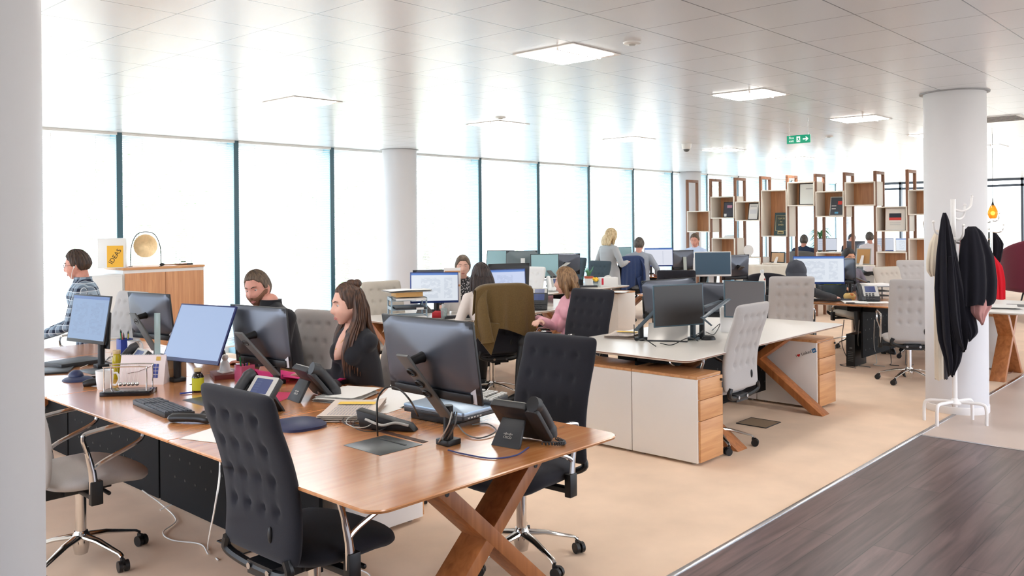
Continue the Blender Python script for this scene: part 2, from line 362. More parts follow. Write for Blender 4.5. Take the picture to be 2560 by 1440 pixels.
# trees outside, seen faintly through the blinds
LEAFO = mat('outdoor_leaf', (160, 186, 140), .7); BARK = mat('outdoor_bark', (150, 140, 126), .9)
rt_ = random.Random(11)
for i, (x, y, h) in enumerate(((3.5, 15.5, 2.4), (7.6, 17.5, 3.0), (11.5, 15.8, 2.5), (15.0, 17.0, 2.8), (19.0, 15.6, 2.4), (24.0, 18.0, 3.2), (30.0, 17.0, 3.0))):
    t = thing('tree', ['pale tree outside the left windows', 'pale tree outside behind the oak cabinet', 'pale tree outside behind the bearded man', 'pale tree outside left of the window column', 'pale tree outside behind the brown haired women', 'pale tree outside behind the blonde woman', 'pale tree outside the farthest windows'][i], 'tree', (x, y, -.4), 0, 'trees outside the windows')
    k = MB(); k.tube([(0, 0, 0), (.1, 0, h*.5), (0, .1, h)], [.14, .1, .05], 8); k.build('trunk', BARK, t)
    k = MB()
    for j in range(1300):
        a, b_, r_ = rt_.uniform(0, 2*PI), rt_.uniform(-1, 1), rt_.uniform(.3, 1)**.5; q = math.sqrt(1-b_*b_); c = Vector((1.7*r_*q*math.cos(a), 1.3*r_*q*math.sin(a), h*.75+1.5*r_*b_)); u = Vector((rt_.gauss(0, 1), rt_.gauss(0, 1), rt_.gauss(0, 1))).normalized()*.07; v = u.cross(Vector((rt_.gauss(0, 1), rt_.gauss(0, 1), rt_.gauss(0, 1)))).normalized()*.045
        k.add([c-u, c-v, c+u, c+v], [(0, 1, 2, 3)])
    k.build('foliage', LEAFO, t)['kind'] = 'stuff'
# far end wall: dark framed glazing
b = MB()
for k in range(12): y = -7+k*1.56; b.bb(26.0, 26.14, y-.03, y+.03, 0, CEIL)
b.bb(26.0, 26.14, YA, YW+.3, CEIL-.22, CEIL-.16); b.bb(26.0, 26.14, YA, YW+.3, CEIL-.06, CEIL); b.bb(26.0, 26.14, YA, YW+.3, 0, .1)
f_ = struct(b.build('window_30', FRAMEG)); b = MB(); b.bb(26.06, 26.07, YA, YW+.3, .1, CEIL-.08); b.build('pane', GLASS, f_)
b = MB(); b.bb(XA, XB, YW-.02, YW+.02, .17, .21); struct(b.build('trim_3', WHITEP))
COLP = mat('column_paint', (216, 214, 216), .5, bump=.05, bscale=60)
def column(x, y, r, n):
    k = MB(); k.lathe([(r, 0), (r, CEIL)], 64); o = k.build('column', COLP, None, loc=(x, y, 0)); struct(o)
    k = MB(); k.lathe([(r+.004, .0), (r+.006, .004), (r+.006, .06), (r+.001, .062)], 64); k.build('base_ring', WHITEP, o)
    k = MB(); k.lathe([(r+.028, CEIL-.008), (r+.03, CEIL-.004), (r+.03, CEIL-.0005)], 64); k.build('ceiling_ring', mat('ring_grey', (150, 150, 152), .5), o)  # ring trim at the column top, one even grey
    o.name = n; return o
column(.485, 2.22, .25, 'column_near'); column(8.03, 2.2, .245, 'column_right'); column(8.12, 9.72, .25, 'column_window'); column(16.55, 9.93, .25, 'column_far')
# ceiling fixtures
LIGHTP = mat('lit_diffuser', (255, 252, 248), .5, emit=16)
LIGHTF = mat('light_frame', (244, 238, 234), .4, emit=0)
def ceil_light(x, y, label):
    t = thing('ceiling_light', label, 'ceiling light', (x, y, CEIL), 0, 'recessed square ceiling lights')
    k = MB(); k.prism(rrect(0, .5, 0, .5, .002, 1), -.006, -.001); f_ = k.build('frame', LIGHTF, t)
    k = MB(); k.bb(.02, .48, .15, .48, -.010, -.0061); k.build('diffuser', LIGHTP, t)
    k = MB(); k.bb(.02, .44, .02, .13, -.010, -.0061); k.build('diffuser', LIGHTP, t)
    k = MB(); k.bb(.02, .45, .132, .148, -.022, -.0061); k.build('louvre_edge', LIGHTF, t); return t
for x, y, lb in ((4.07, 3.236, 'nearest recessed square ceiling light, large and bright'), (6.57, 3.236, 'second recessed ceiling light of the row toward the column'),
                 (9.07, 3.236, 'third recessed ceiling light, just left of the right column'), (11.57, 3.236, 'small bright ceiling light half behind the right column'),
                 (4.07, 6.236, 'ceiling light near the windows, left of the window column'), (6.57, 6.236, 'ceiling light above the woman in the cream blouse'),
                 (9.07, 6.236, 'ceiling light above the pair of window monitors'), (11.57, 6.236, 'ceiling light left of the fire exit sign near the shelf'),
                 (14.07, 3.236, 'far ceiling light above the display shelf'), (14.07, 6.236, 'far ceiling light in the last row by the windows')): ceil_light(x, y, lb)
for x, y in ((1.57, .736), (4.07, .736), (6.57, .736), (1.57, 3.236), (4.07, -1.764), (6.57, -1.764), (9.07, -1.764)): ceil_light(x, y, 'recessed ceiling light above the walkway, outside the photo')
for x, y, lb in ((4.32, 2.98, 'round white smoke detector beside the nearest ceiling light'), (6.4, 6.05, 'small round detector near the window side lights'), (10.95, 4.5, 'small round detector behind the exit sign')):
    k = MB(); k.lathe([(.045, -.012), (.052, -.008), (.055, 0)], 28); o = k.build('smoke_detector', WHITEPL, loc=(x, y, CEIL)); tag(o, lb, 'smoke detector')
    k = MB(); k.lathe([(.018, -.018), (.024, -.012)], 16); k.build('sensor_cap', SILVERP, o)
p = deep(1716, 343, 12.0); t = thing('security_camera', 'white dome security camera on the ceiling', 'camera', (p.x, p.y, CEIL))
k = MB(); k.lathe([(.05, -.075), (.062, -.06), (.066, -.02), (.07, 0)], 24); k.build('housing', WHITEPL, t)
k = MB(); k.ball((0, 0, -.075), (.045, .045, .04)); k.build('dome', GREYP, t)
t = thing('ceiling_vent', 'long white slotted ceiling vent right of the column', 'vent', (10.15, 2.15, CEIL))
k = MB(); k.bb(0, .62, 0, .5, -.006, 0); k.build('frame', WHITEPL, t)
for i in range(7): k = MB(); k.bb(.05+i*.08, .08+i*.08, .05, .45, -.009, -.0061); k.build('slot', GREYP, t)
# fire exit sign
t = thing('fire_exit_sign', 'green fire exit sign with arrow hanging from the ceiling', 'sign', (8.87, 3.975, 0))
GREEN = mat('sign_green', (0, 158, 120), .4, emit=.25); SW = mat('sign_white', (245, 250, 248), .5, emit=.4)
k = MB(); k.box((0, 0, 2.515), (.012, .262, .088)); k.build('sign_plate', GREEN, t, bevel=.002)
fm = lambda y, z: frame_m((-.0075, y, z), (0, -1, 0), (0, 0, 1))
text('lettering', 'Fire', .036, SW, t, fm(.078, 2.532)); text('lettering', 'exit', .036, SW, t, fm(.078, 2.499))
k = MB(); k.box((-.0068, 0, 2.515), (.001, .04, .06)); ps = k.build('pictogram', SW, t)
k = MB()
for a, c_, r_ in (((0, 2.538), (0, 2.54), .005), ((0, 2.53), (-.003, 2.512), .006), ((-.003, 2.512), (-.012, 2.50), .0035), ((-.012, 2.50), (-.013, 2.49), .003), ((-.003, 2.512), (.008, 2.503), .0035), ((.008, 2.503), (.014, 2.496), .003), ((0, 2.528), (.012, 2.522), .0028), ((0, 2.528), (-.011, 2.52), .0028)):
    k.tube([(-.0078, a[0], a[1]), (-.0078, c_[0], c_[1])], r_, 8)
k.build('running_figure', GREEN, ps)
k = MB(); k.prism([(-.05, -.007), (-.088, -.007), (-.078, -.022), (-.09, -.022), (-.112, 0), (-.09, .022), (-.078, .022), (-.088, .007), (-.05, .007)], 0, .001, Matrix.Translation((-.0078, 0, 2.515)) @ Matrix(((0, 0, 1, 0), (1, 0, 0, 0), (0, 1, 0, 0), (0, 0, 0, 1)))); k.build('arrow', SW, t)
for y in (.105, -.105):
    k = MB(); k.cyl((0, y, 2.55), (0, y, CEIL), .0015, n=6); k.cyl((0, y, CEIL-.03), (0, y, CEIL), .008); k.cyl((0, y, 2.556), (0, y, 2.575), .007); k.build('hanging_wire', STEEL, t)
#@@FURN
# ------------------------------------------------------------------ tables
PERF = mat('black_metal_screen', (12, 12, 14), .7, spec=.2)
def xleg_obj(t, plane, w0, w1, zt, mt, thick=.14, width=.058):
    # two crossing boards; plane ('Y', value) or ('X', value); w0,w1 are the two top ends along the other axis
    out = []
    for s_, off in ((1, 0), (-1, .0012)):
        cm = (w0+w1)/2; a, c = (w0, cm+(w1-cm)*1.55) if s_ > 0 else (w1, cm+(w0-cm)*1.55); L = Vector((c-a, zt)); n_ = Vector((-L.y, L.x)).normalized()
        hw = width/2/abs(L.normalized().y)
        poly = [(a-hw, zt), (a+hw, zt), (c+hw, 0), (c-hw, 0)]
        k = MB(); q0, q1 = off-thick/2+.0005, off+thick/2-.0005
        if plane[0] == 'Y': vs = [(x, plane[1]+q, z) for q in (q0, q1) for x, z in poly]
        else: vs = [(plane[1]+q, x, z) for q in (q0, q1) for x, z in poly]
        k.add(vs, [(0, 1, 2, 3), (7, 6, 5, 4), (0, 4, 5, 1), (1, 5, 6, 2), (2, 6, 7, 3), (3, 7, 4, 0)])
        o = k.build('leg', mt, t, bevel=.004); out.append(o)
        k = MB()
        bx = a
        if plane[0] == 'Y': k.cyl((bx+(c-a)*.07, plane[1]+q0-.002, zt-.05), (bx+(c-a)*.07, plane[1]+q1+.002, zt-.05), .010)
        else: k.cyl((plane[1]+q0-.002, bx+(c-a)*.07, zt-.05), (plane[1]+q1+.002, bx+(c-a)*.07, zt-.05), .010)
        k.build('bolt', BLACKP, o)
    return out
def bench(name, label, x0, x1, y0, y1, along, top, edge, legs, screen=True, corners=(0, 0, 0, 0), leg_mat=None, group=None):
    t = thing(name, label, 'table', (x0, y0, 0), 0, group); W, D = x1-x0, y1-y0; r = .07
    def cr(cx, cy, a, rr): return [(cx+rr*math.cos(R(a+90*k_/6)), cy+rr*math.sin(R(a+90*k_/6))) for k_ in range(7)]
    rs = [max(.004, r*c) for c in corners]   # order: ++, -+, --, +-
    def poly(e): return cr(W-rs[0]-e, D-rs[0]-e, 0, rs[0])+cr(rs[1]+e, D-rs[1]-e, 90, rs[1])+cr(rs[2]+e, rs[2]+e, 180, rs[2])+cr(W-rs[3]-e, rs[3]+e, 270, rs[3])
    k = MB(); rings = [[(p_[0], p_[1], z) for p_ in poly(e)] for e, z in ((.03, DZ-.024), (.002, DZ-.012), (0, DZ-.004), (.003, DZ))]
    k.loft(rings); k.build('tabletop', [top], t)
    k = MB(); rings = [[(p_[0], p_[1], z) for p_ in poly(e)] for e, z in ((.001, DZ-.010), (-.0008, DZ-.006), (.001, DZ-.0035))]; 
    if edge: k.loft(rings); k.build('edge_band', edge, t)
    for pl, v, a, c in legs: xleg_obj(t, (pl, v-(y0 if pl == 'Y' else x0)), a-(x0 if pl == 'Y' else y0), c-(x0 if pl == 'Y' else y0), DZ-.028, leg_mat or LEGW)
    if screen:
        k = MB()
        sy_ = 1.2 if name == 'bench_table' and y0 < 2.2 else .02
        if along == 'Y': k.bb(W/2-.05, W/2-.03, sy_, D-.0, .03, DZ-.03); k.bb(W/2-.18, W/2+.18, .25, D-.01, DZ-.1, DZ-.027)
        else: k.bb(.3, W-.3, D/2-.01, D/2+.01, .12, DZ-.03); k.bb(.3, W-.3, D/2-.16, D/2+.16, DZ-.1, DZ-.027)
        o = k.build('cable_screen', PERF, t)
        k = MB()
        for i in range(int((D if along == 'Y' else W)/.12)-3):
            for j in range(4):
                u_ = .38+i*.12+(j % 2)*.06; z_ = .2+j*.11
                if along == 'Y' and u_ < sy_: continue
                if along == 'Y': k.cyl((W/2-.0512, u_, z_), (W/2-.050, u_, z_), .008, n=8)
                else: k.cyl((u_, D/2-.0112, z_), (u_, D/2-.010, z_), .008, n=8)
        k.build('screen_perforation', BLACKP, o)['kind'] = 'stuff'
    return t
EDGEW = mat('brown_edge', (128, 82, 62), .5)
WX0, WX1 = 1.68, 3.02
wy = [2.15, 3.552, 4.962, 6.37, 6.98]
ll = ['front cherry-coloured wooden table with the cross leg, closest to the camera', 'second wooden table of the row, in front of the woman in black', 'third wooden table of the row, under the tilted bright screen', 'last wooden table of the row, by the man in plaid']
for i in range(4):
    y0, y1 = wy[i]+.0015, wy[i+1]-.0015
    lg = [('Y', y0+.22, 2.08, 2.68)] if i == 0 else []
    if i == 3: lg = [('Y', y1-.16, 2.02, 2.68)]
    t = bench('bench_table', ll[i], WX0, WX1, y0, y1, 'Y', TOPW, None, lg, True, (0, 0, 1, 1) if i == 0 else ((1, 1, 0, 0) if i == 3 else (0, 0, 0, 0)), group='wooden bench tables in a row')
    if i == 3: continue
    k = MB(); k.bb(.68, .71, .54, 1.16, DZ-.001, DZ+.0012); k.build('cable_slot', mat('slot_brown', (70, 44, 32), .6), t)
    k = MB(); k.bb(.44, .68-.02, .52, .76, DZ, DZ+.002); o = k.build('cable_flap', mat('flap_steel', (92, 96, 98), .35, metal=.7), t, bevel=.001)
    k = MB(); k.bb(.6, .61, .56, .72, DZ+.002, DZ+.004); k.build('flap_slot', BLACKP, o)
bench('white_bench_table', 'white topped bench table with wooden cross legs in the middle', 4.88, 7.5, 2.95, 4.18, 'X', TOPWH, EDGEW, [('X', 5.62, 3.2, 3.93), ('X', 7.08, 3.2, 3.93)], True, (1, 1, 1, 1))
bench('bench_table', 'wooden table in front of the hooded woman, papers on its near end', 9.25, 11.9, 2.95, 4.2, 'X', TOPW, None, [('X', 11.6, 3.2, 3.95)], True, (1, 1, 1, 1))
bench('bench_table', 'table with white top under the big bright screens in the middle', 5.05, 7.0, 5.75, 7.0, 'X', TOPWH, EDGEW, [('X', 5.25, 6.0, 6.7), ('X', 6.8, 6.0, 6.7)], True, (1, 1, 1, 1))
bench('bench_table', 'table beside the girl in pink with grey phones', 7.02, 7.9, 5.75, 7.0, 'X', TOPWH, EDGEW, [('X', 7.7, 6.0, 6.7)], False, (1, 1, 1, 1))
bench('white_bench_table', 'white table by the windows holding the tissue box and cactus', 8.2, 10.22, 7.1, 8.3, 'X', TOPWH, EDGEW, [('X', 8.45, 7.3, 8.0), ('X', 9.9, 7.3, 8.0)], True, (1, 1, 1, 1))
bench('bench_table', 'far wooden table under the white framed monitor', 9.0, 10.35, 5.0, 6.2, 'X', TOPW, None, [('X', 9.3, 5.2, 5.9)], True, (1, 1, 1, 1))
bench('bench_table', 'far wooden table where the man in grey types', 12.05, 13.95, 7.7, 8.9, 'X', TOPW, None, [('X', 12.3, 7.9, 8.6)], True, (1, 1, 1, 1))
# right-hand table behind the column with a splayed wooden leg
bench('white_bench_table', 'white table with crossed plank leg right of the column', 9.35, 10.8, 1.97, 2.86, 'Y', TOPWH, None, [('Y', 2.27, 9.80, 10.25)], False, (1, 1, 1, 1))
# ------------------------------------------------------------------ pedestals and cabinets
def pedestal(x0, y0, w_, d_, face, label, h=.6, keys=True, group='drawer pedestals under the tables', body=None):
    # long sides are cream, top and drawer fronts oak; face: -1 drawers look to -Y, +1 to +Y
    t = thing('drawer_pedestal', label, 'drawer unit', (x0, y0, 0), 0, group)
    b_ = body or CREAM
    k = MB(); k.bb(0, w_, 0, d_, .02, h-.02); k.build('body', b_, t, bevel=.004)
    k = MB(); k.bb(-.001, w_+.001, -.001, d_+.001, h-.0195, h); k.build('top', OAK, t, bevel=.002)
    yf = 0 if face < 0 else d_; s_ = face
    zs = [(.025, .30), (.304, .44), (.444, h-.022)]
    for a, c in zs:
        k = MB(); k.bb(.012, w_-.002, yf, yf+s_*.018, a, c); o = k.build('drawer', OAK, t, bevel=.002)
        if c > h-.05 and keys:
            k = MB(); yy = yf+s_*.018; k.cyl((w_-.03, yy, c-.03), (w_-.03, yy+s_*.012, c-.03), .009); k.bb(w_-.035, w_-.025, yy+s_*.010, yy+s_*.013, c-.085, c-.045); k.build('lock', BLACKP, o)
    for cx in (.05, w_-.05):
        for cy in (.06, d_-.06):
            k = MB(); k.cyl((cx, cy, 0), (cx, cy, .021), .018, n=12); k.build('foot', STEEL, t)
    return t
pedestal(5.04, 2.98, .315, .525, -1, 'cream and oak drawer pedestal with keys, nearest white table end')
pedestal(5.04, 3.512, .315, .55, 1, 'cream drawer pedestal behind the keyed one at the white table end', keys=False)
p2 = pedestal(7.22, 3.09, .36, .56, -1, 'cream and oak drawer pedestal with a heart sticker on its side')
SW2 = mat('sticker_blue', (20, 110, 175), .4); RED = mat('sticker_red', (215, 40, 40), .5); BLK = mat('print_black', (25, 25, 28), .6)
pm = lambda y, z: frame_m((-.0006, y, z), (0, -1, .0), (0, .0, 1))
rt = Matrix.Rotation(R(0), 4, 'Z')
pm = lambda q, up=0: frame_m((-.0006, .18-q*.93-up*.37*0, .452+q*.37), (0, -.93, .37), (0, .37, .93))
SX_ = -.075
text('sticker_lettering', 'I', .032, BLK, p2, pm(-.005)); text('sticker_lettering', 'Linked', .036, BLK, p2, pm(.093))
k = MB(); k.prism([(.015*math.sin(a)**3, .012*math.cos(a)-.0045*math.cos(2*a)-.0018*math.cos(3*a)) for a in [2*PI*i/28+PI for i in range(28)]], 0, .0008, pm(.018)); k.build('heart_sticker', RED, p2)
k = MB(); k.prism(rrect(-.018, .018, -.018, .018, .004), 0, .0008, pm(.168)); o = k.build('blue_badge', SW2, p2); text('badge_lettering', 'in', .032, PAPER, o, Matrix.Translation((-.001, 0, 0)) @ pm(.168))
pedestal(7.22, 3.66, .36, .5, 1, 'cream pedestal behind the one with the heart sticker', keys=False)
pd = pedestal(3.146, 3.59, .33, .52, -1, 'cream pedestal under the front wooden table', h=.58, keys=False); pd.rotation_euler = (0, 0, R(90))
pedestal(9.75, 7.0, .42, .55, 1, 'tall cream cabinet with oak edge under the tissue box table', h=.66, keys=False)
pedestal(10.35, 2.36, .33, .46, -1, 'white pedestal under the right hand table behind the column', keys=False, body=WHITEPL)
# cabinet by the window
t = thing('storage_cabinet', 'low cabinet with two oak doors under the brass gong', 'cabinet', (3.93, 9.3, 0))
k = MB(); k.bb(0, .92, .012, .5, .04, 1.17); k.build('body', WHITEPL, t, bevel=.003)
k = MB(); k.bb(-.005, .925, -.005, .505, 1.171, 1.196); k.build('top', OAK, t, bevel=.002)
for x0, x1 in ((.014, .458), (.462, .906)):
    k = MB(); k.bb(x0, x1, -.008, .011, .06, 1.135); d_ = k.build('door', OAKZ, t, bevel=.002)
    if x0 > .5: k = MB(); k.cyl((x0+.05, -.02, .72), (x0+.05, -.008, .72), .012); k.bb(x0+.045, x0+.055, -.022, -.019, .62, .71); k.build('key', DARKP, d_)
t = thing('storage_cabinet', 'white side cabinet left of the oak doored one', 'cabinet', (3.52, 9.3, 0)); k = MB(); k.bb(0, .40, 0, .5, .02, 1.13); k.build('body', WHITEPL, t, bevel=.004)
k = MB(); k.bb(.01, .39, -.014, -.001, .05, 1.11); k.build('door', WHITEPL, t, bevel=.003)
#@@CHAIR
# ------------------------------------------------------------------ swivel chairs
def make_chair(fab, label, group=None, arms=True, lever=True, back=None, top=1.06):
    t = thing('swivel_chair', label, 'chair', (0, 0, 0), 0, group); H0, H1 = .44, top; W = .23
    cols = [-.135, -.045, .045, .135]; rows = [.50, .61, .72, .83]
    rows = [H0+(H1-H0)*f for f in (.30, .485, .67, .85)]
    def yc(v): return -.235+.045*math.sin(PI*min(1, v*1.25))*(.6)-.10*v**1.6
    def side(sg):
        def fn(a, c):
            u = -math.cos(PI*a); v = .5-.5*math.cos(PI*c); u = math.copysign(abs(u)**.8, u)
            q = abs(2*v-1); wv = W*(1-q**30)**(1/13.); x = u*wv; z = H0+(H1-H0)*v
            e = (max(0, 1-abs(u)**6)*max(0, 1-q**14))**.5; y = .034*e
            d = 0
            for cx in cols:
                g = math.exp(-((x-cx)/.012)**2); inside = ss(rows[0]-.05, rows[0], z)*(1-ss(rows[-1], rows[-1]+.04, z)); d -= (.008 if sg < 0 else .0015)*g*inside*(.6+.4*math.cos((z-rows[0])/(rows[1]-rows[0])*2*PI))
                for rz in rows: d -= .016*math.exp(-(((x-cx)**2+(z-rz)**2)/.016**2))
            for i_ in range(5):
                for rz_ in range(len(rows)+1): pass
            return (x, yc(v)+sg*(y+d*e), z)
        return fn
    k = MB(); k.grid(side(1), 44, 60); k.grid(lambda a, c: side(-1)(1-a, c), 44, 60); k.build('backrest', back or fab, t, weld=.0004, smooth=60)
    if lever: k = MB(); k.ball((.1, yc(.17)-.036, H0+.1), (.011, .009, .03)); k.build('back_lever', BLACKP, t)
    k = MB(); k.tube(arc_pts([(-.19, -.255, .47), (-.2, -.25, .42), (-.1, -.23, .385), (.1, -.23, .385), (.2, -.25, .42), (.19, -.255, .47)], 5), .018, 8); k.box((0, -.13, .38), (.16, .22, .05)); br = k.build('back_bracket', BLACKP, t)
    for x in (-.06, .06): k = MB(); k.lathe([(.012, 0), (.012, .004), (.006, .004)], 12, Matrix.Translation((x, -.246, .387)) @ Matrix.Rotation(R(90), 4, 'X')); k.build('bolt', STEEL, br)
    def seat(a, c):
        th = 2*PI*a; ph = PI*(c-.5); n_ = 3.2
        cx, cy = math.cos(th), math.sin(th); rr = (abs(cx)**n_+abs(cy)**n_)**(-1/n_); s_ = math.copysign(abs(math.cos(ph))**.35, 1) if abs(math.cos(ph)) > 1e-6 else 0
        x = .25*cx*rr*s_; y = .25*cy*rr*s_+.035; z = .44+.046*math.sin(ph)-.03*ss(.1, .28, y)
        return (x, y, z)
    k = MB(); k.grid(seat, 40, 14, True); k.build('seat', fab, t, weld=.0004, smooth=60)
    k = MB(); k.box((0, 0, .385), (.2, .22, .05)); k.tube([(.1, .03, .385), (.27, .03, .38)], .01); k.build('tilt_mechanism', BLACKP, t, bevel=.006)
    k = MB(); k.cyl((0, 0, .1), (0, 0, .37), .025); k.build('gas_lift', CHROME, t)
    k = MB(); k.lathe([(.02, .035), (.03, .04), (.038, .08), (.04, .13), (.03, .15)], 24); k.build('hub', CHROME, t)
    for i in range(5):
        a = 2*PI*i/5+.3; M = Matrix.Rotation(a, 4, 'Z')
        k = MB(); k.tube([(.02, 0, .125), (.12, 0, .115), (.27, 0, .078), (.285, 0, .066)], [.026, .02, .013, .012], 10, .55, M); lg = k.build('base_leg', CHROME, t)
        k = MB(); M2 = M @ Matrix.Translation((.285, 0, 0)) @ Matrix.Rotation(random.uniform(-1.5, 1.5), 4, 'Z')
        for s_ in (-1, 1): k.cyl((.014, s_*.006, .027), (.014, s_*.024, .027), .0265, n=18, M=M2)
        k.box((.006, 0, .045), (.03, .014, .03), M2); k.cyl((0, 0, .05), (0, 0, .072), .006, M=M2); k.build('castor', BLACKP, lg)
    if arms:
        for s_ in (-1, 1):
            x = s_*.275
            k = MB(); pts = arc_pts([(x, -.05, .50), (x, -.075, .6), (x, -.09, .66), (x, -.06, .685), (x, .14, .70), (x, .185, .685), (x, .19, .64), (x, .16, .60), (x, .0, .54), (x, -.05, .51)], 5)
            k.tube(pts, .011, 8, .8); k.tube([(x, -.04, .40), (x, -.05, .50), (x, -.078, .62)], [.024, .018, .011], 10, .6); ar = k.build('armrest', CHROME, t)
            k = MB(); k.box((x, -.035, .40), (.036, .055, .11)); k.box((s_*.19, -.03, .375), (.18, .04, .025)); k.build('armrest_sleeve', BLACKP, ar, bevel=.004)
    return t
GC = 'tufted swivel chairs in the office'
ch_dark = make_chair(DCHAR, 'charcoal tufted swivel chair in the left foreground, seen from behind', GC)
ch_light = make_chair(LGREY, 'light grey tufted chair leaning against the white table, back toward the camera', GC)
ch_beige = make_chair(BEIGE, 'beige tufted swivel chair behind the letter trays', GC)
ch_white = make_chair(WHITEF, 'white tufted swivel chair behind the second bright screen', GC)
ch_slate = make_chair(SLATEF, 'slate grey tufted swivel chair beside the blonde standing woman', GC)
used = set()
def chair(proto, x, y, face, label):      # x, y: middle of the backrest top; face: direction looked at (degrees, world)
    rz = R(face-90); hx, hy = x+.32*math.cos(R(face)), y+.32*math.sin(R(face))
    if proto.name not in used:
        used.add(proto.name); proto.location = (hx, hy, 0); proto.rotation_euler = (0, 0, rz); proto['label'] = label; return proto
    return dup(proto, (hx, hy, 0), rz, label, GC)
chair(ch_dark, 1.585, 2.80, 2, 'charcoal tufted swivel chair in the left foreground, seen from behind')
chair(ch_dark, 3.43, 2.84, 183, 'charcoal tufted chair facing the desk phone at the front table end')
chair(ch_light, 5.61, 2.87, 89, 'light grey tufted chair at the near long side of the white table')
chair(ch_dark, 5.98, 4.57, 181, 'charcoal tufted chair standing behind the white table left end')
chair(ch_light, 8.55, 3.92, 34, 'light grey tufted chair the hooded woman sits on')
chair(ch_light, 8.80, 2.78, 28, 'light grey tufted chair left of the right column, seen from behind')
chair(ch_beige, 5.55, 6.95, 262, 'beige tufted chair behind the letter trays')
chair(ch_dark, 5.69, 5.37, 63, 'charcoal chair under the olive brown corduroy jacket')
chair(ch_light, 3.40, 4.95, 190, 'light grey tufted chair right behind the bearded man')
chair(ch_light, 3.34, 7.72, 190, 'light grey tufted chair behind the man in plaid')
chair(ch_light, 3.42, 3.98, 180, 'grey chair half hidden behind the woman in black')
chair(ch_light, 1.33, 4.42, 0, 'light grey chair with metal armrests beside the near column, only its seat and arm showing')
chair(ch_white, 8.56, 7.56, 188, 'white tufted swivel chair behind the second bright screen')
chair(ch_slate, 10.41, 7.8, 172, 'slate grey tufted chair beside the blonde standing woman')
chair(ch_slate, 11.2, 8.9, 180, 'slate grey chair mostly hidden behind the blonde standing woman')
chair(ch_dark, 11.54, 8.03, 80, 'dark chair carrying the navy jacket')
chair(ch_dark, 8.90, 5.53, 33, 'charcoal chair above the white table, only its top row of tufts showing')
chair(ch_beige, 6.36, 4.78, 160, 'beige chair of the girl in the pink jumper').scale = (1, 1, .95)
chair(ch_beige, 10.95, 3.79, 250, 'beige tufted chair behind the desk phone tray, left one of the two')
chair(ch_light, 12.93, 4.1, 211, 'light grey chair farthest right before the column with a blue jacket edge')
chair(ch_beige, 11.35, 4.55, 235, 'grey beige chair of the dark haired woman')
#@@KIT
# ------------------------------------------------------------------ monitors
SCR = {'doc': screen_mat('screen_document', 'document', .62, (150, 186, 235)), 'blank': screen_mat('screen_blank_blue', 'plain', .95, (176, 200, 240)),
       'page': screen_mat('screen_page', 'page', 1.0, (208, 220, 250)), 'list': screen_mat('screen_list', 'list', 1.0, (236, 243, 252)),
       'sheet': screen_mat('screen_sheet', 'sheet', 1.0, (235, 238, 250)), 'pics': screen_mat('screen_pictures', 'pictures', .9, (226, 232, 246)),
       'pale': screen_mat('screen_pale', 'plain', .42, (190, 215, 222)),
       'off': mat('screen_off', (40, 35, 33), .32, spec=.6), 'offblue': mat('screen_off_blue', (62, 88, 108), .4), 'offglare': mat('screen_off_window_glare', (150, 186, 192), .45),  # the teal one has the window reflection put into its colour
       'offbrown': mat('screen_off_brown', (78, 70, 68), .4)}
LABELW = mat('label_white', (215, 215, 220), .6)
def rotm(face, tilt, roll): return Matrix.Rotation(R(face-90), 4, 'Z') @ Matrix.Rotation(R(tilt), 4, 'X') @ Matrix.Rotation(R(roll), 4, 'Y')
